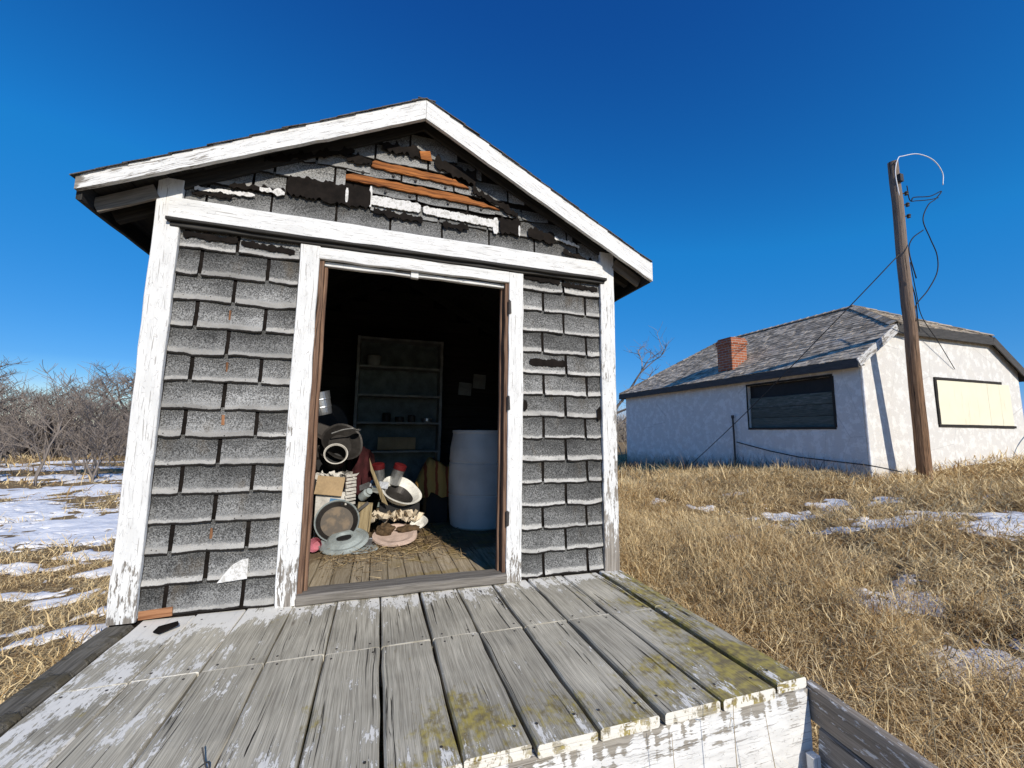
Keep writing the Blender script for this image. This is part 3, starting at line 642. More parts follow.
pe = [(2 * XC - x, y, z) for x, y, z in pw][::-1]
ps = [(HX + xcl, YA, ZCL), (2 * XC - HX - xcl, YA, ZCL), (XC, YR0, RIDGE)]
pn = [(HX - E1, YE, zE), (XC, YR1, RIDGE), (2 * XC - HX + E1, YE, zE)]
b = MB()
for P in (pw, pe, ps, pn):
    n = len(P); b.add(P + [(x, y, z - .05) for x, y, z in P], [tuple(range(n)), tuple(range(2 * n - 1, n - 1, -1))] + [(i, i + n, (i + 1) % n + n, (i + 1) % n) for i in range(n)])
hroof = b.build('roof', MT['soffit_wood'], house)
m = M('cedar_shingle', .9, .15); n = m.noise(m.map(m.obj, (1, 1, 1)), 9, 5, .7); n2 = m.noise(m.obj, 1.1, 4, .6); k = m.rng(m.rnd, 0, 1, .5, 1.35, False)
c = m.mix(m.rng(n, .35, .65), (.28, .235, .18), (.56, .48, .37)); c = m.mix(1., c, m.comb(k, k, k), 'MULTIPLY'); c = m.mix(m.rng(n2, .55, .7, 0, .5), c, (.40, .38, .35)); m.col(c); m.bump(n, .4, .01); MT['cedar'] = m.mat
def shingle_plane(b, P, rowdir, updir, nrow, exp):
    """courses of separate shingles inside a convex polygon lying in one plane"""
    P = [V3(p) for p in P]; o = P[0]; rd = V3(rowdir).normalized(); ud = V3(updir).normalized(); nv = rd.cross(ud); 
    if nv.z < 0: nv = -nv
    Q = [((p - o).dot(rd), (p - o).dot(ud)) for p in P]
    vmax = max(q[1] for q in Q); v = min(q[1] for q in Q)
    def span(v):
        xs = []
        for i in range(len(Q)):
            (x0, y0), (x1, y1) = Q[i], Q[(i + 1) % len(Q)]
            if (y0 - v) * (y1 - v) <= 0 and abs(y1 - y0) > 1e-9: xs.append(x0 + (x1 - x0) * (v - y0) / (y1 - y0))
        return (min(xs), max(xs)) if len(xs) > 1 else None
    while v < vmax - .02:
        vt = min(v + exp * 1.3, vmax - .001); s0 = span(v + .002); s1 = span(vt - .001)
        if not s0 or not s1: break
        u = s0[0]
        while u < s0[1] - .01:
            u1 = min(u + RQ.uniform(.09, .24), s0[1]); lf = RQ.uniform(.008, .018); j = RQ.uniform(-.012, .012)
            ut, ut1 = max(u, s1[0]), min(u1, s1[1])
            if ut1 < ut + .005: ut = ut1 = min(max((u + u1) / 2, s1[0]), s1[1]); ut1 += .005
            g = .005
            tp = [o + rd * (u + g) + ud * (v + j) + nv * lf, o + rd * (u1 - g) + ud * (v + j + RQ.uniform(-.004, .004)) + nv * (lf + RQ.uniform(-.003, .006)), o + rd * ut1 + ud * vt + nv * .004, o + rd * ut + ud * vt + nv * .004]
            bt = [p - nv * .016 for p in tp[:2]]
            b.add(tp + bt, [(0, 1, 2, 3), (1, 0, 4, 5), (0, 3, 4), (2, 1, 5)], None, (RQ.random(), 0, 0)); u = u1
        v += exp
b = MB(); upw = V3((1, 0, SLP)); shingle_plane(b, pw, (0, 1, 0), upw, 20, .135); shingle_plane(b, pe[::-1], (0, 1, 0), (-1, 0, SLP), 20, .135)
shingle_plane(b, ps, (1, 0, 0), (0, .857, .514), 12, .13); shingle_plane(b, [pn[0], pn[2], pn[1]], (1, 0, 0), (0, -1, (RIDGE - zE) / (YE - YR1)), 14, .14)
b.build('roof_shingles', MT['cedar'], hroof)
b = MB()
for a, c in (((XC, YR0, RIDGE), (XC, YR1, RIDGE)), ((HX + xcl, YA, ZCL), (XC, YR0, RIDGE)), ((2 * XC - HX - xcl, YA, ZCL), (XC, YR0, RIDGE)), ((HX - E1, YE, zE), (XC, YR1, RIDGE))):
    a = V3(a); c = V3(c); n = int((c - a).length / .22); d_ = (c - a) / n; hz = V3((d_.y, -d_.x, 0)).normalized() if abs(d_.x) + abs(d_.y) > 0 else V3((1, 0, 0))
    for i in range(n):
        p = a + d_ * i; q = p + d_ * 1.25
        for s in (1, -1): board(b, p + hz * s * .06 + V3((0, 0, .034 - .015)), q + hz * s * .06 + V3((0, 0, .018 - .015)), hz + V3((0, 0, -s * .55)) * s * s, .125, .01, seg=1)
b.build('ridge_cap', MT['cedar'], hroof)
MT['fascia'] = wood('fascia', (.05, .048, .046), (.13, .125, .12)); MT['rakegrey'] = peeling('rakegrey', .05, white=(.62, .62, .62))
part('fascia', MT['fascia'], lambda b: board(b, (HX - E1 - .005, YA, zE - .09), (HX - E1 - .005, YE, zE - .09), (0, 0, 1), .16, .022), house)
part('fascia', MT['fascia'], lambda b: board(b, (HX - E1, YE + .01, zE - .09), (2 * XC - HX + E1, YE + .01, zE - .09), (0, 0, 1), .16, .022), house)
part('fascia', MT['fascia'], lambda b: board(b, (2 * XC - HX + E1 + .005, YA, zE - .09), (2 * XC - HX + E1 + .005, YE, zE - .09), (0, 0, 1), .16, .022), house)
part('soffit', MT['soffit_wood'], lambda b: (board(b, (HX - E1 / 2, YA, zE - .12), (HX - E1 / 2, YE, zE - .12), (1, 0, 0), E1, .02), board(b, (HX + xcl, HY - E2 / 2, ZCL - .06), (2 * XC - HX - xcl, HY - E2 / 2, ZCL - .06), (0, 1, 0), E2, .02)), house)
part('rake_board', MT['rakegrey'], lambda b: board(b, (HX - E1, YA - .004, zE - .085), (HX + xcl, YA - .004, ZCL - .085), (0, 0, 1), .16, .022), house)
part('rake_board', MT['fascia'], lambda b: board(b, (HX + xcl, YA - .004, ZCL - .10), (2 * XC - HX - xcl, YA - .004, ZCL - .10), (0, 0, 1), .20, .022), house)
part('rake_board', MT['fascia'], lambda b: board(b, (2 * XC - HX + E1, YA - .004, zE - .09), (2 * XC - HX - xcl, YA - .004, ZCL - .09), (0, 0, 1), .18, .022), house)
# chimney
m = M('brick', .9, .2); br_ = m.n('TexBrick'); xo, yo, zo = m.sep(m.obj); m.l(m.comb(m.add(xo, yo), zo, 0.), br_.inputs['Vector']); br_.inputs['Scale'].default_value = 1
for kx, vx in (('Brick Width', .21), ('Row Height', .07), ('Mortar Size', .008)): br_.inputs[kx].default_value = vx
br_.inputs['Color1'].default_value = (.30, .085, .04, 1); br_.inputs['Color2'].default_value = (.42, .15, .07, 1); br_.inputs['Mortar'].default_value = (.35, .3, .26, 1)
n = m.noise(m.obj, 8, 5, .7); m.col(m.mix(m.rng(n, .55, .7, 0, .5), br_.outputs[0], (.16, .06, .04))); m.bump(m.add(br_.outputs[1], n), -.4, .01); MT['brick'] = m.mat
b = MB(); cx0, cx1, cy0, cy1 = 10.03, 10.56, 6.08, 6.58
box(b, (cx0, cy0, 2.6), (cx1, cy1, 3.46), cham=.01); box(b, (cx0 - .02, cy0 - .02, 3.30), (cx1 + .02, cy1 + .02, 3.42), cham=.01); box(b, (cx0 + .02, cy0 + .02, 3.46), (cx1 - .02, cy1 - .02, 3.50), cham=.015)
b.build('chimney', MT['brick'], hroof)
# long-side window: dark opening, weathered board slipped down
win = part('window', MT['black'], lambda b: box(b, (HX + .10, WY0 - .02, WZ0 - .02), (HX + .13, WY1 + .02, WZ1 + .02)), house)
m = M('board_dark', .85, .2); c, tone, cr = wood_nodes(m, (.035, .045, .038), (.12, .135, .118)); yy = m.sep(m.obj)[2]; fl = m.mul(m.rng(m.noise(m.map(m.obj, (1, 2, 9)), 2.5, 6, .7), .50, .62), m.rng(yy, 1.25, 1.6)); m.col(m.mix(m.mul(fl, .5), c, (.20, .21, .2))); m.bump(tone, .5, .005)
part('window_board', m.mat, lambda b: [board(b, (HX + .07, WY0 + .02, WZ0 + .12 + i * .245), (HX + .07, WY1 - .02, WZ0 + .12 + i * .245), (0, 0, 1), .238, .02) for i in range(3)], win)
part('window_frame', MT['dark_wood'], lambda b: (board(b, (HX - .006, WY0 - .02, WZ1 + .015), (HX - .006, WY1 + .02, WZ1 + .015), (0, 0, 1), .05, .02), board(b, (HX - .006, WY0 - .02, WZ0 - .012), (HX - .006, WY1 + .02, WZ0 - .012), (0, 0, 1), .05, .025), board(b, (HX - .005, WY0 - .015, WZ0), (HX - .005, WY0 - .015, WZ1), (0, 1, 0), .045, .02), board(b, (HX - .005, WY1 + .012, WZ0), (HX - .005, WY1 + .012, WZ1), (0, 1, 0), .03, .02)), win)
# gable window: cream panel in a black frame
GX0, GX1, GZ0, GZ1 = HX + 2.27, HX + 4.88, 1.118, 2.038
m = M('cream_board', .7, .3); n = m.noise(m.map(m.obj, (1, 1, 1)), 3, 5); xo, yo, zo = m.sep(m.obj); st = m.rng(m.noise(m.map(m.obj, (6, 1, .5)), 2.2, 4, .6), .58, .66, 0, .35)
m.col(m.mix(st, m.mix(n, (.78, .73, .54), (.85, .81, .64)), (.45, .38, .24))); win2 = part('window', m.mat, lambda b: [board(b, (x0 + .003, HY - .012, (GZ0 + GZ1) / 2), (x1 - .003, HY - .012, (GZ0 + GZ1) / 2), (0, 0, 1), GZ1 - GZ0, .016, seg=3) for x0, x1 in ((GX0, GX0 + 1.75), (GX0 + 1.75, GX0 + 2.2), (GX0 + 2.2, GX1))], house)
part('window_frame', MT['dark_wood'], lambda b: (board(b, (GX0 - .06, HY - .014, GZ1 + .03), (GX1 - .3, HY - .014, GZ1 + .03), (0, 0, 1), .055, .03), board(b, (GX0 - .06, HY - .014, GZ0 - .028), (GX1 + .05, HY - .014, GZ0 - .028), (0, 0, 1), .05, .03), board(b, (GX0 - .035, HY - .014, GZ0), (GX0 - .035, HY - .014, GZ1), (1, 0, 0), .065, .03)), win2)
part('downpipe', flat('pipe_white', (.7, .7, .7), .5), lambda b: tube(b, [(HX + .02, HY - .03, .0), (HX + .02, HY - .03, 2.2)], .02, 8), house)
# vent pipe and drooping cable on the shaded wall
b = MB(); tube(b, [(9.74, 5.88, -.2), (9.74, 5.88, .9), (9.74, 5.89, 1.30)], .022, 8); tube(b, [(9.74, 5.89, 1.28), (9.74, 5.89, 1.36)], .035, 8)
tag(b.build('iron_pipe', MT['iron'], None, (9.74, 5.88, 0)), 'thin rusty upright pipe against the shaded house wall beside the dark window', 'pipe')
b = MB(); tube(b, [(9.76, 5.82, .68), (9.74, 5.4, .60), (9.75, 4.9, .50), (9.73, 4.2, .40), (9.74, 3.5, .36), (9.72, 2.9, .33), (9.8, 2.75, .30), (10.2, 2.65, .22)], .012, 6)
tag(b.build('wall_cable', MT['black'], None, (9.76, 5.82, 0)), 'black cable sagging low along the shaded house wall', 'cable')

# ------------------------------------------------------------------ utility pole and its wires
PB, PT = V3((10.642, 2.54, -.15)), V3((10.04, 2.2, 5.965))
pole = empty('utility_pole', (10.642, 2.54, .1), 'tall brown weathered wooden utility pole standing before the house gable', 'utility pole')
m = M('pole_wood', .85, .2); c, tone, cr = wood_nodes(m, (.12, .065, .037), (.36, .22, .13)); zz = m.sep(m.obj)[2]
c = m.mix(m.rng(zz, 1.5, 4.5, 0, .75), c, m.mix(tone, (.13, .105, .085), (.34, .29, .25))); m.col(m.mix(m.rng(m.noise(m.map(m.uv, (.7, 30, 1)), 1.5, 4, .6, .5), .36, .43), (.025, .018, .013), c)); m.bump(m.add(tone, cr), .7, .01)
b = MB(); NP = 16; tube(b, [PB.lerp(PT, i / NP) + V3((RB.gauss(0, .004), RB.gauss(0, .004), 0)) for i in range(NP + 1)], [.112 - .036 * i / NP for i in range(NP + 1)], 14)
b.build('shaft', m.mat, pole, smooth=False)
b = MB()
for f, dx in ((.90, .12), (.865, .12), (.83, .115)):
    p = PB.lerp(PT, f); d_ = V3((.85, -.5, 0)); b = MB(); tube(b, [p, p + d_ * .17], .012, 6); lathe(b, [(.0, -.04), (.03, -.035), (.024, -.01), (.036, .01), (.02, .035), (0, .04)], p + d_ * .16, (0, 0, 1), 10); b.build('insulator', MT['iron'], pole)
b = MB(); p = PB.lerp(PT, .985); tube(b, [p + V3((-.1, -.06, -.55)), p + V3((-.1, -.07, 0)), p + V3((-.05, -.08, .06))], .008, 5); box(b, tuple(PB.lerp(PT, .93) + V3((-.06, -.12, 0))), tuple(PB.lerp(PT, .93) + V3((.03, -.07, .14)))); b.build('bracket', MT['iron'], pole)
def spline(pts, n=8):
    P = [V3(p) for p in pts]; P = [2 * P[0] - P[1]] + P + [2 * P[-1] - P[-2]]; o = []
    for i in range(1, len(P) - 2):
        for k in range(n):
            t = k / n; a, b_, c_, d_ = P[i - 1:i + 3]; o.append(.5 * ((2 * b_) + (c_ - a) * t + (2 * a - 5 * b_ + 4 * c_ - d_) * t * t + (3 * b_ - a - 3 * c_ + d_) * t ** 3))
    return o + [P[-2]]
def wire(name, pts, r, mat, label, cat='wire', n=8):
    b = MB(); sp_ = spline(pts, n); tube(b, sp_, r, 6); return tag(b.build(name, mat, None, pts[0], True), label, cat)
white_wire = flat('white_wire', (.8, .8, .8), .4, .05, bump=0)
wire('loose_wire', [(9.90, 2.09, 5.2), (9.88, 2.1, 5.65), (10.04, 2.12, 5.98), (10.36, 2.2, 6.16), (10.82, 2.2, 6.31), (11.28, 2.2, 6.29), (11.53, 2.2, 6.08), (11.5, 2.2, 5.81)], .008, white_wire, 'white wire looping from the top of the utility pole against the sky')
wire('service_cable', [(10.30, 2.12, 5.20), (10.55, 2.2, 5.36), (11.04, 2.2, 5.48), (11.42, 2.2, 5.66), (11.2, 2.2, 5.45), (10.95, 2.2, 5.28), (10.74, 2.2, 4.94), (10.89, 2.2, 4.6), (11.04, 2.2, 4.29), (10.98, 2.2, 3.94), (10.64, 2.2, 3.55), (10.40, 2.28, 3.25), (10.33, 2.27, 2.95)], .0095, MT['black'], 'thick black cable hanging in an S from the pole insulators', 'cable')
wire('service_cable', [(10.25, 2.14, 5.5), (10.35, 2.17, 5.25), (10.60, 2.2, 5.30), (11.0, 2.2, 5.40), (11.3, 2.2, 5.50)], .008, MT['black'], 'thin black cable sagging just below the pole top', 'cable')
wire('house_wire', [(10.42, 2.3, 4.1), (10.9, 2.5, 3.6), (11.4, 2.7, 3.25), (12.05, 2.8, 2.8), (12.75, 2.92, 2.3)], .007, MT['black'], 'thin dark wire slanting from the pole across the white gable wall')
wire('house_wire', [(10.30, 2.30, 3.9), (10.45, 2.3, 3.45), (10.85, 2.5, 3.15), (11.3, 2.72, 2.95)], .010, MT['black'], 'short dark wire curving from the pole down to the gable eave')
wire('pole_wire', [(10.75, 2.22, 4.75), (10.35, 2.2, 4.5), (10.14, 2.16, 4.2), (10.22, 2.14, 3.7)], .010, MT['black'], 'loose dark wire end curling off the middle of the pole')
wire('guy_wire', [(10.20, 2.2, 4.35), (9.75, 3.0, 3.35), (9.45, 5.14, 1.45), (9.35, 6.98, .05)], .010, MT['iron'], 'straight guy wire from the pole down past the house roof to the grass', 'wire', 3)
b = MB(); tube(b, spline([(14.5, 2.6, .1), (14.6, 2.7, .6), (15.1, 2.72, 1.0), (15.6, 2.7, 1.1)]), .015, 6); tag(b.build('bent_pipe', MT['black'], None, (14.5, 2.6, 0)), 'dark bent hose arching up at the far right of the gable wall', 'hose')

# ------------------------------------------------------------------ things inside the shed
m = M('barrel_plastic', .45, .4); n = m.noise(m.obj, 4, 4); m.col(m.mix(m.rng(n, .4, .7), (.70, .69, .67), (.58, .57, .55))); m.bump(m.noise(m.obj, 3, 2), .2, .02); MT['barrel'] = m.mat
dr = empty('plastic_drum', (2.03, 1.44, .016), 'large white plastic drum standing inside the doorway on the right', 'drum')
b = MB(); prof = [(0, 0), (.25, 0), (.268, .015), (.275, .06), (.287, .20), (.289, .285), (.283, .29), (.283, .30), (.29, .305), (.292, .43), (.29, .565), (.284, .572), (.284, .582), (.289, .588), (.284, .70), (.268, .80), (.262, .835), (.268, .842), (.268, .862), (.25, .866), (.245, .845), (0, .845)]
lathe(b, prof, (2.03, 1.44, .016), n=48); b.build('drum_body', MT['barrel'], dr, smooth=True)
b = MB(); lathe(b, [(0, .845), (.03, .845), (.03, .862), (0, .862)], (2.15, 1.36, .016), n=16); b.build('bung', MT['barrel'], dr); b = MB(); lathe(b, [(0, .845), (.03, .845), (.03, .862), (0, .862)], (1.9, 1.52, .016), n=16); b.build('bung', MT['barrel'], dr)

sh = empty('shelf_unit', (1.3, 2.42, .016), 'tall grey painted open shelf unit against the back wall of the shed', 'shelf unit')
MT['shelf_paint'] = flat('shelf_paint', (.26, .27, .26), .7, .3); MT['teal'] = flat('teal_panel', (.13, .16, .16), .7, .35)
def P_(n, mat, fn, par): b = MB(); fn(b); return b.build(n, mat, par)
for x in (.86, 1.76): P_('upright', MT['shelf_paint'], lambda b: board(b, (x, 2.40, .016), (x, 2.40, 1.9), (0, 1, 0), .22, .03), sh)
for z in (.22, .645, .955, 1.255, 1.57, 1.885): P_('shelf', MT['shelf_paint'], lambda b: board(b, (.875, 2.40, z), (1.745, 2.40, z), (0, 1, 0), .215, .022), sh)
P_('back_panel', MT['teal'], lambda b: box(b, (.875, 2.512, .03), (1.745, 2.52, 1.88)), sh)

MT['card'] = flat('cardboard', (.36, .26, .15), .85, .2); MT['dirtywhite'] = flat('dirty_white', (.52, .50, .46), .8, .3); MT['cream'] = flat('cream_paper', (.62, .53, .40), .9, .25)
MT['galv'] = flat('galvanised', (.42, .43, .44), .38, .35, metal=.85); MT['greyenamel'] = flat('grey_enamel', (.30, .34, .34), .45, .3); MT['whiteenamel'] = flat('white_enamel', (.70, .69, .64), .4, .25); MT['red'] = flat('red_paint', (.10, .008, .01), .5, .3); MT['yellow'] = flat('yellow_cloth', (.50, .27, .07), .9, .35); MT['pan'] = flat('pan_metal', (.035, .032, .03), .5, .4, metal=.3)
MT['pink'] = flat('pink_plaster', (.55, .42, .35), .9, .25, 14); MT['blue'] = flat('blue_label', (.08, .2, .36), .6, .2); MT['soil'] = flat('soil', (.10, .065, .035), .95, .6, 30, bump=.8)
b = MB(); box(b, (1.10, 2.32, .666), (1.50, 2.48, .80)); tag(b.build('cardboard_box', MT['card'], None, (1.3, 2.4, .666)), 'tan cardboard box lying on the second lowest shelf', 'box')
for i, (x, r, h, mt, lb) in enumerate([(1.18, .045, .10, 'black', 'short black jar on the middle shelf of the grey unit'), (1.32, .05, .06, 'pan', 'low dark bowl on the middle shelf of the grey unit'), (1.45, .04, .08, 'iron', 'dark tin beside the low bowl on the middle shelf'), (1.62, .06, .05, 'galv', 'dull metal dish at the right end of the middle shelf')]):
    b = MB(); lathe(b, [(0, 0), (r * .9, 0), (r, h * .3), (r, h * .9), (r * .8, h), (0, h)], (x, 2.36, .967), n=16); tag(b.build(['jar', 'bowl', 'tin', 'dish'][i], MT[mt], None, (x, 2.36, .967), True), lb, ['jar', 'bowl', 'tin', 'dish'][i])
b = MB(); lathe(b, [(0, 0), (.07, 0), (.075, .02), (.075, .11), (.06, .12), (0, .12)], (1.02, 2.37, 1.582), n=16); tag(b.build('tin', MT['shelf_paint'], None, (1.02, 2.37, 1.582), True), 'dull tin alone on the upper shelf', 'tin')

# hanging pail
pail = empty('metal_pail', (.73, .62, 1.04), 'shiny ribbed metal pail hanging by the left door jamb', 'pail')
b = MB(); ax = (.25, .1, -1.); prof = [(0, .075), (.055, .075), (.058, .06), (.06, .03), (.064, .026), (.062, .02), (.064, -.02), (.067, -.026), (.066, -.032), (.07, -.075), (.072, -.078), (.068, -.075), (.056, .07), (0, .07)]
lathe(b, prof, (.73, .62, 1.04), ax, 28); b.build('pail_body', MT['galv'], pail, smooth=False)
b = MB(); tube(b, spline([(.66, .6, 1.10), (.70, .62, 1.2), (.715, .62, 1.5), (.72, .62, 2.05)]), .003, 5); b.build('bail_wire', MT['iron'], pail)

# dark chest behind the heap so that the heap leans on something
st = empty('dark_cabinet', (.5, 1.65, .016), 'low black cabinet standing in the dark behind the heap of junk', 'cabinet')
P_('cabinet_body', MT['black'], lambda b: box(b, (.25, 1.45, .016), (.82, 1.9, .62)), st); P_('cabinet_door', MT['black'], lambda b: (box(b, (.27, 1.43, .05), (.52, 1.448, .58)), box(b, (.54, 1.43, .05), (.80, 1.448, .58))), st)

bx = empty('open_carton', (.80, 1.17, .016), 'open white carton stuffed with torn paper behind the round pan', 'carton')
P_('carton_body', MT['dirtywhite'], lambda b: (box(b, (.68, 1.06, .016), (.90, 1.072, .40)), box(b, (.68, 1.28, .016), (.90, 1.292, .40)), box(b, (.68, 1.072, .016), (.692, 1.28, .40)), box(b, (.888, 1.072, .016), (.90, 1.28, .40)), box(b, (.692, 1.072, .02), (.888, 1.28, .03))), bx)
P_('flap', MT['card'], lambda b: (board(b, (.68, 1.045, .465), (.87, 1.05, .44), (0, .25, 1), .14, .006)), bx)
P_('label_patch', MT['blue'], lambda b: board(b, (.78, 1.055, .345), (.89, 1.055, .325), (0, 0, 1), .03, .004), bx)
def ribs(b):
    for k in range(9): board(b, (.885 + .004 * (k % 2), 1.05, .31 + k * .026), (.955, 1.09 + .01 * (k % 2), .315 + k * .026), (0, 0, 1), .02, .016, seg=2)
P_('corrugated_flap', MT['dirtywhite'], ribs, bx)
def paper(b, c, s, seed, n=5):
    rp = random.Random(seed); vs = []; 
    a = rp.uniform(0, 3); ca, sa = math.cos(a), math.sin(a)
    for i in range(n):
        for j in range(n):
            u, v = (i / (n - 1) - .5) * s, (j / (n - 1) - .5) * s * .7; h = rp.uniform(-.18, .28) * s
            vs.append((c[0] + u * ca - v * sa, c[1] + u * sa + v * ca, c[2] + h + abs(u) * .3))
    b.add(vs, [(i * n + j, (i + 1) * n + j, (i + 1) * n + j + 1, i * n + j + 1) for i in range(n - 1) for j in range(n - 1)], None, (rp.random(), 0, 0))
def papers(b):
    for i in range(7): paper(b, (.70 + .035 * i, 1.12 + .02 * (i % 3), .50 + .012 * (i % 2)), .11, i)
    for k, (x, h) in enumerate([(.70, .575), (.80, .56)]): b.add([(x - .025, 1.08, .48), (x + .045, 1.09, .48), (x + .01 + .02 * (k % 2), 1.1, h - .01)], [(0, 1, 2)])
P_('torn_paper', MT['dirtywhite'], papers, bx)
# cooking pot lying on the carton, mouth towards the door
pot = empty('cooking_pot', (.775, 1.17, .64), 'dark cooking pot with pale rim, tipped on its side on the carton', 'pot')
b = MB(); ax = (.12, -.8, .45); lathe(b, [(0, -.10), (.06, -.10), (.078, -.085), (.082, .05), (.088, .055), (.09, .06), (.084, .062), (.076, .05), (.072, -.08), (0, -.085)], (.785, 1.22, .655), ax, 28, mis=[0, 0, 0, 1, 1, 1, 1, 2, 2])
b.build('pot_body', [MT['pan'], MT['dirtywhite'], MT['black']], pot, smooth=False)
b = MB(); tube(b, spline([(.70, 1.2, .66), (.67, 1.15, .70), (.68, 1.10, .74)]), .006, 6); b.build('handle', MT['iron'], pot)
# frying pan leaning on the carton
pan = empty('frying_pan', (.845, .93, .05), 'round dark frying pan leaning upright against the carton', 'pan')
b = MB(); ax = V3((.08, -.86, .42)).normalized(); pc = V3((.845, .985, .205)); lathe(b, [(0, -.035), (.115, -.035), (.145, .0), (.152, .008), (.155, .006), (.152, .002), (.148, .0), (.14, -.003), (.112, -.028), (0, -.028)][::1], pc, ax, 36, mis=[0, 0, 1, 1, 1, 1, 0, 0, 2])
m = M('pan_inside', .7, .3); n = m.noise(m.obj, 14, 5); rr = m.sep(m.obj); m.col(m.mix(m.rng(n, .42, .62), (.10, .085, .07), (.19, .145, .10))); MT['pan_in'] = m.mat
b.build('pan_body', [MT['pan'], MT['greyenamel'], MT['pan_in']], pan)
b = MB(); board(b, pc + V3((.14, .03, .06)), pc + V3((.21, .06, .11)), (0, .3, 1), .025, .012); b.build('handle', MT['iron'], pan)
# hub cap, lid and other flat things on the floor
hc = empty('hub_cap', (.905, .91, .03), 'grey-green dished metal lid lying tilted on the floor before the pan', 'lid')
b = MB(); ax = V3((-.1, -.30, .95)).normalized(); lathe(b, [(0, .02), (.045, .022), (.06, .036), (.10, .034), (.128, .016), (.152, .02), (.168, .008), (.17, .0), (.16, -.006), (.12, .004), (.09, .022), (.05, .012), (0, .012)], (.905, .92, .072), ax, 36); b.build('lid_body', MT['greyenamel'], hc)
b = MB(); lathe(b, [(0, .0), (.03, .003), (.034, -.004), (0, -.006)], (.915, .915, .098), ax, 14, sx=2.2); b.build('hole_plate', MT['black'], hc)
b = MB(); lathe(b, [(.0, 0), (.12, 0), (.13, .008), (.12, .014), (0, .012)], (.99, .88, .022), (.05, -.05, 1), 28, sx=1.2); tag(b.build('flat_plate', MT['greyenamel'], None, (.99, .88, .022)), 'thin grey plate under the tilted metal lid', 'plate')
b = MB(); lathe(b, [(0, .02), (.10, .022), (.14, .035), (.165, .03), (.168, .018), (.15, .004), (0, .0)], (1.265, 1.0, .055), (-.05, -.25, .97), 36, wob=.02); tag(b.build('round_tray', MT['pink'], None, (1.265, 1.0, .03)), 'pinkish round tray with soil on it, lying on the floor', 'tray')
def clod(name, c, s, seed, label, mat='soil'):
    rp = random.Random(seed); b = MB(); vs = []; n, k = 9, 12
    for i in range(n + 1):
        for j in range(k):
            th = math.pi * i / n; a = 2 * math.pi * j / k; q = 1 + rp.uniform(-.22, .22); vs.append((c[0] + s[0] * q * math.sin(th) * math.cos(a), c[1] + s[1] * q * math.sin(th) * math.sin(a), c[2] + s[2] * q * math.cos(th)))
    b.add(vs, [(i * k + j, i * k + (j + 1) % k, (i + 1) * k + (j + 1) % k, (i + 1) * k + j) for i in range(n) for j in range(k)]); return tag(b.build(name, MT[mat], None, c), label, 'clod')
clod('soil_clod', (1.19, 1.03, .11), (.07, .05, .045), 1, 'brown clod of soil on the left side of the pinkish tray'); clod('soil_clod', (1.36, 1.05, .10), (.09, .05, .03), 2, 'flat brown clod of soil on the right side of the pinkish tray')
# white basin on its side
ba = empty('enamel_basin', (1.33, 1.28, .3), 'chipped white enamel basin tipped open above the floor junk', 'basin')
b = MB(); lathe(b, [(0, -.09), (.08, -.09), (.12, -.05), (.155, .0), (.175, .008), (.177, .002), (.16, -.008), (.125, -.06), (.08, -.098), (0, -.098)], (1.31, 1.28, .37), V3((.28, -.42, .72)), 36, sx=1.0, wob=.03, mis=[1, 1, 0, 0, 0, 0, 0, 0, 0]); b.build('basin_body', [MT['whiteenamel'], MT['pan']], ba)
# crate under the basin and yellow cloth over a low box
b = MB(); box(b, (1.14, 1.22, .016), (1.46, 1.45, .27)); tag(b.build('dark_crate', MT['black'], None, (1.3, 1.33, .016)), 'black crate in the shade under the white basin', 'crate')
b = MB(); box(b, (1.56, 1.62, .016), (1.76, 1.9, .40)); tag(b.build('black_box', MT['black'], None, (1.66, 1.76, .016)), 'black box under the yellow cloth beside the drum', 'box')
b = MB(); n = 14; vs = []; rp = random.Random(4)
for i in range(n + 1):
    for j in range(n + 1):
        u, v = i / n, j / n; x = 1.47 + .33 * u; y = 1.53 + .36 * v; e = min(v, 1 - v, 1) ; zt = .57 + .04 * math.sin(u * 5) - .20 * max(0, .35 - u) / .35
        drop = .30 * max(0, (.30 - v) / .30) ; vs.append((x + .012 * math.sin(v * 9), y + .025 * math.sin(u * 17) * (1 - v), max(.26, zt - drop + rp.uniform(-.006, .006))))
b.add(vs, [(i * (n + 1) + j, (i + 1) * (n + 1) + j, (i + 1) * (n + 1) + j + 1, i * (n + 1) + j + 1) for i in range(n) for j in range(n)])
m = M('striped_cloth', .9, .2); xo = m.sep(m.obj)[0]; m.col(m.mix(m.rng(m.math('SINE', m.mul(m.add(xo, m.mul(m.noise(m.obj, 9, 3), .04)), 62)), .6, .8), (.52, .30, .09), (.30, .07, .03))); MT['cloth'] = m.mat
tag(b.build('yellow_cloth', MT['cloth'], None, (1.64, 1.7, .4), True), 'yellow and red cloth draped over the black box beside the drum', 'cloth')
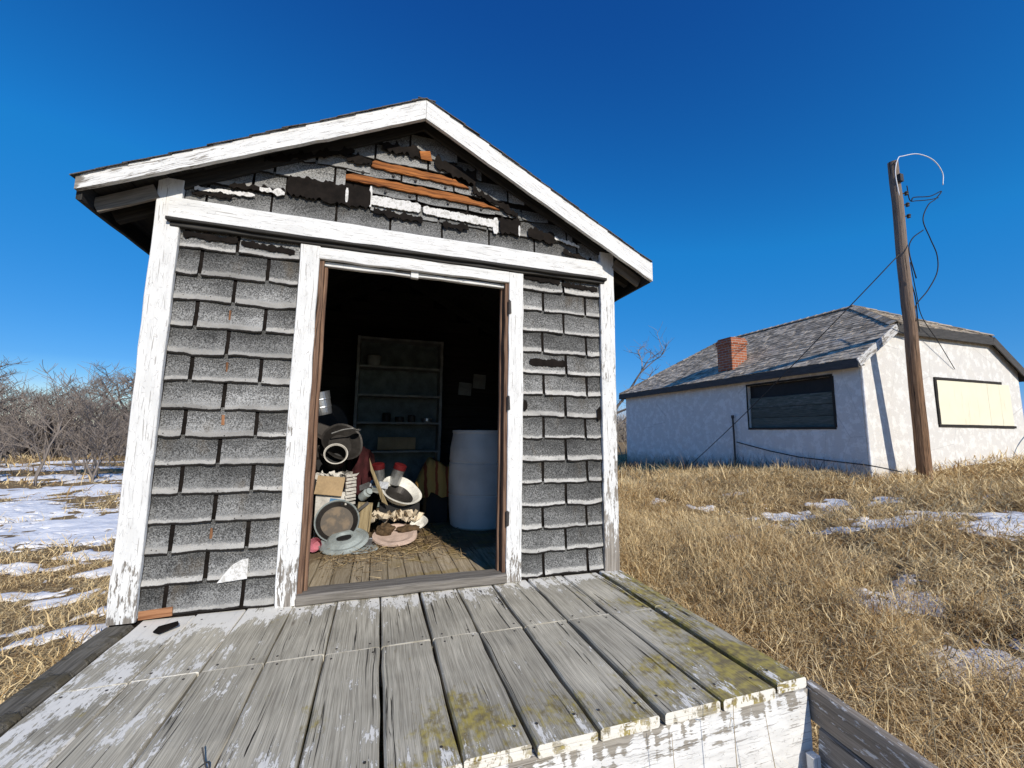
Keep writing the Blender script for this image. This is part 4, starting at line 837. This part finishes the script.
# red topped cans
def can(loc, ax, lb, k):
    r = empty('red_top_can', loc, lb, 'can'); b = MB(); lathe(b, [(0, 0), (.048, 0), (.05, .005), (.05, .14), (0, .14)], loc, ax, 20); b.build('can_body', MT['galv'], r)
    b = MB(); lathe(b, [(.05, .135), (.054, .137), (.054, .175), (.045, .18), (0, .18)], loc, ax, 20); b.build('can_lid', MT['red'], r)
can((1.13, 1.42, .41), (-.10, -.2, 1), 'silver can with red lid, left one behind the white basin', 0); can((1.25, 1.40, .41), (.32, -.2, 1), 'silver can with red lid leaning right above the white basin', 1)
b = MB(); vs = [(1.155, 1.16, .30), (1.205, 1.15, .27), (1.075, 1.12, .57), (1.045, 1.12, .65), (1.06, 1.12, .55)]; b.add(vs + [(x, y + .016, z) for x, y, z in vs], [(0, 1, 2, 3, 4), (9, 8, 7, 6, 5)] + [(i, (i + 1) % 5, (i + 1) % 5 + 5, i + 5) for i in range(5)], [(q[2], q[0]) for q in vs] * 2)
tag(b.build('broken_slat', MT['floor_wood'], None, (1.1, 1.15, .3)), 'pointed broken slat of wood sticking up from the heap', 'slat')
b = MB(); board(b, (1.06, 1.22, .44), (1.20, 1.19, .42), (0, .4, 1), .06, .006); board(b, (.98, 1.25, .40), (1.13, 1.2, .46), (0, .6, 1), .05, .008); tag(b.build('bent_sheet', MT['galv'], None, (1.08, 1.22, .4)), 'bent scrap of pale sheet metal behind the broken slat', 'sheet metal')
b = MB(); board(b, (1.02, 1.08, .10), (1.04, 1.06, .31), (1, 0, 0), .11, .05, jit=.004); tag(b.build('wood_block', MT['floor_wood'], None, (1.03, 1.07, .1)), 'pale block of wood standing between the pan and the basin', 'wood block')
b = MB()
for i in range(9): paper(b, (1.05 + .045 * i, 1.14 + .03 * (i % 3), .15 + .03 * (i % 2)), .15, 20 + i)
tag(b.build('paper_scraps', MT['cream'], None, (1.2, 1.15, .1)), 'crumpled cream paper scraps piled behind the pinkish tray', 'paper')
b = MB(); lathe(b, [(.03, 0), (.045, .05), (.048, .055), (.044, .05), (.028, .005), (0, .005)], (.735, .90, .06), (-.3, -.85, .3), 18); tag(b.build('pink_cup', flat('pink_cup', (.45, .16, .2), .5), None, (.735, .9, .06)), 'small pink cup on the floor left of the frying pan', 'cup')
b = MB(); board(b, (2.02, 2.606, 1.40), (2.18, 2.606, 1.39), (0, 0, 1), .16, .004, seg=1); tag(b.build('wall_sheet', MT['shelf_paint'], None, (2.1, 2.6, 1.4)), 'grey paper sheet pinned low on the back wall above the drum', 'paper sheet')
b = MB(); board(b, (2.20, 2.602, 1.50), (2.36, 2.602, 1.49), (0, 0, 1), .18, .004, seg=1); tag(b.build('wall_sheet', MT['shelf_paint'], None, (2.28, 2.6, 1.5)), 'grey paper sheet pinned higher and further right on the back wall', 'paper sheet')
def turned(name, prof, loc, ax, mat, lb, cat, wob=0., sx=1.):
    b = MB(); lathe(b, prof, loc, ax, 28, sx=sx, wob=wob); return tag(b.build(name, MT[mat], None, loc), lb, cat)
turned('black_kettle', [(0, 0), (.11, 0), (.13, .03), (.125, .12), (.08, .18), (.05, .20), (.05, .22), (.02, .24), (0, .24)], (.70, 1.56, .62), (.05, -.1, 1), 'iron', 'black kettle on top of the low dark cabinet', 'kettle')
turned('dark_basin', [(0, 0), (.10, .0), (.16, .07), (.17, .075), (.155, .07), (.095, .008), (0, .008)], (.80, 1.40, .74), (.35, -.75, .45), 'pan', 'dark basin tilted towards the door behind the pale-rimmed pot', 'basin', .02)
turned('dark_basin', [(0, 0), (.12, .0), (.17, .06), (.18, .062), (.165, .055), (.115, .008), (0, .008)], (.66, 1.50, .92), (.5, -.7, .3), 'iron', 'rusty dark basin leaning highest above the heap by the left jamb', 'basin', .03)
turned('dark_bucket', [(0, 0), (.11, 0), (.14, .27), (.147, .275), (.135, .26), (.105, .01), (0, .01)], (.98, 1.66, .016), (.08, -.15, 1), 'pan', 'dark bucket standing in the shade between the carton and the cans', 'bucket')
turned('tin_saucer', [(0, 0), (.05, 0), (.055, .006), (.05, .004), (0, .004)], (1.09, .93, .035), (.2, -.5, .8), 'galv', 'small round tin saucer propped between the metal lid and the pinkish tray', 'saucer')
turned('glass_jar', [(0, 0), (.03, 0), (.034, .01), (.034, .08), (.024, .095), (.026, .11), (0, .11)], (1.00, 1.15, .34), (.5, -.6, .5), 'greyenamel', 'grey jar lying tilted above the wood block', 'jar')
turned('small_bowl', [(0, 0), (.04, 0), (.07, .035), (.074, .036), (.066, .03), (.036, .006), (0, .006)], (1.46, 1.16, .10), (-.3, -.5, .8), 'whiteenamel', 'small white bowl tipped at the right end of the paper scraps', 'bowl', .03)
b = MB(); tube(b, spline([(.74, 1.30, .84), (.82, 1.31, .87), (.90, 1.33, .885)]), .006, 6); lathe(b, [(0, -.02), (.03, -.012), (.036, .0), (.03, .0), (0, -.014)], (.93, 1.34, .88), (0, 0, 1), 14); tag(b.build('ladle', MT['galv'], None, (.8, 1.3, .85)), 'shiny metal ladle lying across the dark basins', 'ladle')
b = MB(); n = 10; vs = []; rp = random.Random(31)
for i in range(n + 1):
    for j in range(n + 1):
        u, v = i / n, j / n; vs.append((.86 + .22 * u + .01 * rp.uniform(-1, 1), 1.50 - .05 * math.sin(v * 6) + .05 * math.sin(u * 11) + .02 * rp.uniform(-1, 1), .30 + .46 * v - .10 * u * u * v))
b.add(vs, [(i * (n + 1) + j, (i + 1) * (n + 1) + j, (i + 1) * (n + 1) + j + 1, i * (n + 1) + j + 1) for i in range(n) for j in range(n)])
MT['maroon'] = flat('maroon_cloth', (.045, .009, .011), .95, .4); tag(b.build('maroon_rag', MT['maroon'], None, (.97, 1.5, .4), True), 'dark maroon rag hanging behind the broken slat', 'rag')
# straw, soil and splinters on the floor
rg = np.random.default_rng(4)
def litter(name, cx, cy, sx, sy, n, z, mats, L=(.02, .09), wd=.0016):
    b = MB()
    for i in range(n):
        x, y = cx + rg.normal() * sx, cy + rg.normal() * sy; a = rg.uniform(0, 6.28); l = rg.uniform(*L); zz = z + abs(rg.normal()) * .012
        if not (.79 < x < 1.82 and .12 < y < 2.2): continue
        d_ = V3((math.cos(a), math.sin(a), rg.normal() * .12)) * l; s = V3((-math.sin(a), math.cos(a), 0)) * wd * rg.uniform(.6, 2.2)
        p = V3((x, y, zz)); b.add([p - s, p + s, p + d_ + s * .3 + V3((0, 0, .003)), p + d_ - s * .3], [(0, 1, 2, 3)], None, (rg.random(), 0, 0))
    return b.build(name, mats, None)
m = M('straw', .9, .2); m.col(m.mix(m.rnd, (.16, .10, .05), (.52, .40, .22))); MT['straw'] = m.mat
tag(litter('floor_litter', 1.08, .82, .30, .20, 1100, .018, MT['straw']), kind='stuff')
tag(litter('floor_litter', 1.25, 1.1, .22, .16, 500, .03, MT['soil'], (.01, .03), .006), kind='stuff')
# things lying on the porch
b = MB(); pts = [V3((.715 + .022 * math.cos(a), -1.045 + .02 * math.sin(a), .008 + .008 * math.sin(2 * a))) for a in np.linspace(0, 6.0, 22)]; tube(b, pts + [pts[-1] + V3((-.015, .02, .02)), pts[-1] + V3((-.025, .03, .045))], .0018, 6)
tag(b.build('wire_loop', MT['iron'], None, (.72, -1.03, 0)), 'small rusty wire loop lying on the porch boards at the bottom edge', 'wire')
b = MB(); vs = [(.235, -.145, .006), (.265, -.165, .004), (.315, -.115, .012), (.30, -.085, .016), (.265, -.09, .010), (.24, -.11, .012)]; b.add(vs + [(x, y, z + .004) for x, y, z in vs], [(5, 4, 3, 2, 1, 0), tuple(range(6, 12))] + [(i, (i + 1) % 6, (i + 1) % 6 + 6, i + 6) for i in range(6)])
tag(b.build('shingle_scrap', MT['tar'], None, (.27, -.12, 0)), 'torn dark scrap of shingle lying on the porch near the left corner', 'scrap')

# ------------------------------------------------------------------ vegetation
def grass_mat(name, dark, light):
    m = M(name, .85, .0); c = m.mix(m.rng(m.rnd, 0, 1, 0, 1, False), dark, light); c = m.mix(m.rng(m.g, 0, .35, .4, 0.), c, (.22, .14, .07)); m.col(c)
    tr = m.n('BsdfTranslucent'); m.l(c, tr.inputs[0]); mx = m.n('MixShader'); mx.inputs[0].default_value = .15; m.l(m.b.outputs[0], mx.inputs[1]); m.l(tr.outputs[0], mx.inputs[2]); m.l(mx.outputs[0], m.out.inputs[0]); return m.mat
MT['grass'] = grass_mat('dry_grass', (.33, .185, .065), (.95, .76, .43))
def blades(name, x, y, z, az, L, e0, bend, wd, tone, mat, K=4):
    n = len(x); lv = K + 1; P = np.zeros((n, lv, 3)); P[:, 0, 0] = x; P[:, 0, 1] = y; P[:, 0, 2] = z
    e = e0.copy()
    for k in range(1, lv):
        s = L / K; P[:, k, 0] = P[:, k - 1, 0] + np.cos(az) * np.cos(e) * s; P[:, k, 1] = P[:, k - 1, 1] + np.sin(az) * np.cos(e) * s; P[:, k, 2] = P[:, k - 1, 2] + np.sin(e) * s; e = e - bend / K; az = az + rg.normal(0, .5, n)
    zg = gh(P[:, :, 0], P[:, :, 1]) + .004; P[:, :, 2] = np.maximum(P[:, :, 2], zg)
    sd_ = np.stack([-np.sin(az), np.cos(az), np.zeros(n)], -1)[:, None, :] * (wd[:, None] * np.interp(np.linspace(0, 1, lv), [0, .25, .5, .75, 1], [.8, 1, .85, .55, .12])[None, :])[:, :, None]
    V = np.stack([P - sd_, P + sd_], 2).reshape(-1, 3)
    base = (np.arange(n) * lv * 2)[:, None]; q = np.array([[2 * k, 2 * k + 1, 2 * k + 3, 2 * k + 2] for k in range(K)])
    Fc = (base[:, None, :] + q[None]).reshape(-1, 4)
    me = bpy.data.meshes.new(name); me.vertices.add(len(V)); me.vertices.foreach_set('co', V.ravel()); me.loops.add(Fc.size); me.loops.foreach_set('vertex_index', Fc.ravel().astype(np.int32))
    me.polygons.add(len(Fc)); me.polygons.foreach_set('loop_start', np.arange(len(Fc), dtype=np.int32) * 4); me.polygons.foreach_set('loop_total', np.full(len(Fc), 4, np.int32)); me.update(calc_edges=True)
    ca = me.color_attributes.new('att', 'FLOAT_COLOR', 'POINT'); cc = np.ones((n, lv, 2, 4), np.float32); cc[..., 0] = tone[:, None, None]; cc[..., 1] = np.linspace(0, 1, lv)[None, :, None]; ca.data.foreach_set('color', cc.ravel())
    me.materials.append(mat); o = bpy.data.objects.new(name, me); COL.objects.link(o); return tag(o, kind='stuff')
def scatter(n, x0, x1, y0, y1, keep):
    x = rg.uniform(x0, x1, n); y = rg.uniform(y0, y1, n); k = keep(x, y); return x[k], y[k]
def off_built(x, y):
    a = ~((x > -.06) & (x < 2.63) & (y > -1.23) & (y < DEP + .05)); return a & ~((x > HX - .03) & (y > HY - .03) & (x < HX + HW) & (y < HY + HL))
def field(name, n, x0, x1, y0, y1, L, wd, matted, extra=None, snowlim=.0):
    def keep(x, y):
        dens = np.clip(vn(x, y, 1.1, 11) * .8 + vn(x, y, 3.1, 12) * .6 - .1, .12, 1)
        k = off_built(x, y) & (rg.random(len(x)) < dens) & (snow_mask(x, y) < snowlim + rg.normal(0, .13, len(x)))
        return k & extra(x, y) if extra else k
    x, y = scatter(n, x0, x1, y0, y1, keep); n = len(x)
    sw = vn(x, y, .8, 21) * 9 + vn(x, y, 2.2, 22) * 4; az = sw + rg.normal(0, 1.5, n)
    flat_ = np.clip(vn(x, y, .9, 23) * 1.3 - .25 + matted, 0, 1); e0 = np.radians(np.where(rg.random(n) < flat_, rg.uniform(5, 45, n), rg.uniform(50, 92, n)))
    LL = rg.uniform(*L, n) * (.6 + .8 * vn(x, y, .7, 24)); bend = np.radians(rg.uniform(10, 170, n))
    tone = np.clip(vn(x, y, .8, 25) * .7 + vn(x, y, 2.6, 27) * .35 + rg.normal(0, .22, n) + .08, 0, 1)
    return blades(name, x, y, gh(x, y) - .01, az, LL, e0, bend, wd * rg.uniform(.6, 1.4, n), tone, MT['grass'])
field('dry_grass', 15000, 2.6, 4.6, -2.2, 1.6, (.12, .40), .0018, .3)
field('dry_grass', 22000, 2.6, 6.2, -1.2, 5.0, (.10, .36), .0024, .45)
field('dry_grass', 36000, 5.0, 11.5, -2.5, 6.5, (.10, .30), .0036, .6)
field('dry_grass', 26000, 8.5, 22, -6, 3.0, (.15, .40), .007, .3)
field('dry_grass', 16000, 2.6, 9.8, 5, 12, (.15, .42), .006, .1)
field('dry_grass', 26000, -3.2, -.05, -1.6, 3.6, (.07, .20), .0021, .75)
field('dry_grass', 26000, -9, -.3, 2.5, 11, (.08, .24), .0045, .5, snowlim=-.06)
field('dry_grass', 26000, -34, 12, 10, 34, (.2, .5), .014, .2, snowlim=-.05)
field('dry_grass', 9000, 2.6, 4.2, -3.2, -1.0, (.2, .5), .0018, .0)

def tufts(n, x0, x1, y0, y1, m_, rad, L, wd):
    def keep(x, y): return off_built(x, y) & off_built(x - .12, y) & off_built(x, y + .1) & (snow_mask(x, y) < -.12)
    cx, cy = scatter(n, x0, x1, y0, y1, keep); n = len(cx); sz = rg.uniform(.55, 1.3, n); tn = rg.uniform(.15, .95, n); la = rg.uniform(0, 6.28, n)
    i = np.repeat(np.arange(n), m_); k = len(i); a = rg.uniform(0, 6.28, k); d_ = np.abs(rg.normal(0, rad, k)) * sz[i]
    x = cx[i] + np.cos(a) * d_; y = cy[i] + np.sin(a) * d_
    ok = off_built(x, y); x, y, a, i = x[ok], y[ok], a[ok], i[ok]; k = len(x)
    a = np.where(rg.random(k) < .6, a, la[i]) + rg.normal(0, .5, k)
    return blades('grass_tufts', x, y, gh(x, y) - .01, a, rg.uniform(*L, k) * sz[i], np.radians(rg.uniform(25, 92, k)), np.radians(rg.uniform(15, 190, k)), wd * rg.uniform(.6, 1.4, k), np.clip(tn[i] + rg.normal(0, .2, k), 0, 1), MT['grass'])
def mat(n, x0, x1, y0, y1, L, wd, thick, snowlim=-.12):
    """tangled thatch: short curled bits lying on and in one another"""
    def keep(x, y): return off_built(x, y) & (snow_mask(x, y) < snowlim + rg.normal(0, .10, len(x))) & (rg.random(len(x)) < .35 + .65 * vn(x, y, 1.7, 41))
    x, y = scatter(n, x0, x1, y0, y1, keep); n = len(x); up = thick * (.35 + 1.1 * vn(x, y, 1.3, 42) * vn(x, y, .6, 43) + .25 * vn(x, y, 5, 44))
    tone = np.clip(vn(x, y, .9, 45) * .55 + rg.normal(.42, .33, n), 0, 1)
    sw = vn(x, y, .8, 21) * 9
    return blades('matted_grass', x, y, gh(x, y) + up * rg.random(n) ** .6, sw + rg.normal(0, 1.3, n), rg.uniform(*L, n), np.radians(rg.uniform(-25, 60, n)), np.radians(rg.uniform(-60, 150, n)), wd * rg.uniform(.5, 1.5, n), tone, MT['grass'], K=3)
mat(120000, 2.6, 5.6, -2.2, 4.5, (.04, .15), .0023, .26)
mat(110000, 5.0, 10.5, -2.6, 6.5, (.06, .18), .0038, .22)
mat(30000, 8.5, 20, -6, 3.0, (.10, .28), .008, .2)
mat(50000, -3.6, -.02, -1.7, 3.8, (.03, .12), .0024, .10)
mat(30000, -9, -.3, 3.0, 11, (.06, .16), .0045, .10, -.14)
mat(45000, -1.5, 2.75, -4.2, -1.24, (.04, .16), .0024, .16)
field('dry_grass', 12000, -1.5, 2.75, -4.2, -1.26, (.08, .26), .002, .5)
tufts(40, 2.70, 3.3, -2.1, -1.15, 90, .06, (.18, .5), .0017)
tufts(280, 2.66, 5.0, -1.4, 5, 80, .08, (.14, .48), .0019)
tufts(130, 4.5, 10, -2.5, 6.5, 70, .09, (.15, .42), .0032)
tufts(160, 2.7, 9.5, 4, 11, 60, .12, (.2, .5), .006)
tufts(120, -6, -.3, .5, 9, 60, .10, (.08, .24), .003)

# individual tall dry stalks by the porch corner
MT['stalk'] = flat('stalk', (.42, .32, .18), .8, .25)
rk = random.Random(9)
def stalk(x, y, h, lx, ly, lb, ntw=6):
    z = float(gh(x, y)); b = MB(); pts = [V3((x + lx * t * t + .01 * math.sin(5 * t), y + ly * t * t, z + h * t)) for t in np.linspace(0, 1, 9)]; tube(b, pts, [.0026 - .0019 * i / 8 for i in range(9)], 5)
    r = empty('dry_stalk', (x, y, z), lb, 'weed', 'dry stalks by the porch'); b.build('stem', MT['stalk'], r)
    b = MB()
    for k in range(ntw):
        p = pts[rk.randint(3, 7)]; a = rk.uniform(0, 6.28); l = rk.uniform(.04, .10) * h; q = [p, p + V3((math.cos(a) * l * .5, math.sin(a) * l * .5, l * .35)), p + V3((math.cos(a) * l, math.sin(a) * l, l * rk.uniform(.0, .6)))]; tube(b, q, [.0013, .001, .0005], 4)
    b.build('leaf', MT['stalk'], r)
stalk(2.78, -1.45, .95, .02, .0, 'tallest straight dry stalk right of the porch corner'); stalk(2.84, -1.38, .62, -.18, .05, 'dry stalk bending left over the porch corner')
stalk(2.9, -1.55, .55, .12, .0, 'short dry stalk leaning right beside the stair board'); stalk(2.16, -1.30, .66, .01, .0, 'thin dry stalk standing before the white front board', 4); stalk(2.34, -1.30, .60, -.05, .0, 'forked thin stalk before the white board near the porch corner', 5); stalk(1.98, -1.28, .62, -.02, .0, 'faint dry stalk before the middle of the white front board', 3); stalk(2.95, -.9, .60, .05, .1, 'dry stalk rising above the mossy edge board', 6)

def bark(name, a, c):
    m = M(name, .9, .15); m.col(m.mix(m.noise(m.obj, 6, 4), a, c)); return m.mat
BK1 = bark('bark_grey', (.075, .062, .055), (.17, .145, .13)); BK2 = bark('twig_grey', (.15, .125, .105), (.29, .25, .22)); BK3 = bark('twig_pale', (.22, .19, .15), (.40, .35, .29))
def grow_tree(seed, h, spread=.6, levels=4, lean=0., stems=1, r0=.09, kids=5):
    rt = random.Random(seed); trunk = MB(); crown = MB()
    def branch(p, d, L, r, lev):
        n = 5; pts = [p]; q = p; dd = d.copy()
        for i in range(n):
            dd = (dd + V3((rt.gauss(0, .16), rt.gauss(0, .16), rt.gauss(.05, .10)))).normalized(); q = q + dd * (L / n); pts.append(q)
        tube(trunk if lev <= 1 else crown, pts, [max(.006, r * (1 - .6 * i / n)) for i in range(n + 1)], 6 if lev <= 1 else 3, cap=False)
        if lev >= levels: return
        for k in range(kids + (2 if lev >= 2 else 0)):
            f = rt.uniform(.3, 1.0); i = min(n - 1, int(f * n)); b0 = pts[i].lerp(pts[i + 1], f * n - i); a = rt.uniform(0, 6.28)
            side = V3((math.cos(a), math.sin(a), rt.uniform(-.2, .55))); nd = (dd * (1 - spread) + side * spread).normalized()
            branch(b0, nd, L * rt.uniform(.45, .72), r * .5, lev + 1)
    for s in range(stems):
        a = rt.uniform(0, 6.28); branch(V3((rt.gauss(0, .12 * stems), rt.gauss(0, .12 * stems), -.1)), V3((lean + rt.gauss(0, .25), rt.gauss(0, .25), 1)).normalized(), h * (.5 if stems == 1 else rt.uniform(.4, .6)), r0 * (1 if stems == 1 else .6), 0 if stems == 1 else 1)
    return trunk, crown
def tree(kind, x, y, seed, h, lb, cat, grp=None, tm=BK1, cm=BK2, **k):
    z = float(gh(x, y)); t, c = grow_tree(seed, h, **k); r = empty(kind, (0, 0, 0), lb, cat, grp)
    if t.v: t.build('trunk', tm, r)
    c.build('crown', cm, r); r.location = (x, y, z); return r
rt_ = random.Random(77)
TG = 'bare trees along the far edge of the snowy field'
XT = [-26.5, -24.2, -22.3, -20.6, -19.4, -18.0, -16.2, -14.4, -12.6, -10.3, -7.5, -4, -30, -34]
for i, x in enumerate(XT):
    y = 31 + rt_.uniform(-3, 4); z = float(gh(x, y))
    tree('bare_tree', x, y, 100 + i, rt_.uniform(6.2, 8.4), 'grey leafless tree in the row along the far edge of the snowy field', 'tree', TG, tm=BK1, cm=BK2, spread=.62, levels=4, lean=rt_.uniform(-.4, .4), r0=.17, kids=5)
tree('bare_shrub', -8.9, 15.3, 7, 4.0, 'wide leafless grey-brown shrub standing alone in front of the far trees', 'shrub', None, BK2, BK2, spread=.55, levels=4, stems=14, r0=.06, kids=4)
tree('bare_shrub', -14.5, 21, 8, 2.6, 'leafless shrub left of the wide one, further back on the snow', 'shrub', None, BK2, BK2, spread=.5, levels=4, stems=6, r0=.05, kids=4)
tree('bare_shrub', -9.5, 22, 9, 2.6, 'leafless shrub behind the wide shrub, half hidden by the shed corner', 'shrub', None, BK2, BK2, spread=.5, levels=4, stems=7, r0=.05, kids=4)
tree('bare_tree', 13.1, 18.5, 44, 7.6, 'pale bare tree with crooked limbs behind the house, seen past the shed corner', 'tree', None, BK2, BK2, spread=.6, levels=4, lean=.22, r0=.16, kids=3)
tree('bare_shrub', 12.6, 15.5, 43, 2.0, 'tawny dry shrub at the rear corner of the house', 'shrub', None, BK3, BK3, spread=.5, levels=4, stems=7, r0=.04, kids=4)
# distant brush: one mass of twigs
b = MB(); V = []; 
n = 44000; x = rg.uniform(-70, 60, n); y = 38 + rg.normal(0, 4, n); 
k = np.abs(y - 38) < 10; x, y = x[k], y[k]; n = len(x)
o = blades('distant_brush', x, y, gh(x, y), rg.uniform(0, 6.28, n), rg.uniform(1.5, 4.6, n) * (.5 + .9 * vn(x, y, .18, 31)), np.radians(rg.uniform(40, 95, n)), np.radians(rg.uniform(-20, 60, n)), rg.uniform(.012, .03, n), rg.random(n), BK2)
# weeds at the foot of the shaded house wall
n = 1500; y = rg.uniform(2.8, 11, n); x = 9.78 - np.abs(rg.normal(0, .22, n))
blades('wall_weeds', x, y, gh(x, y), rg.uniform(0, 6.28, n), rg.uniform(.15, .55, n), np.radians(rg.uniform(45, 95, n)), np.radians(rg.uniform(-10, 80, n)), rg.uniform(.002, .005, n), rg.random(n) * .5, BK1)
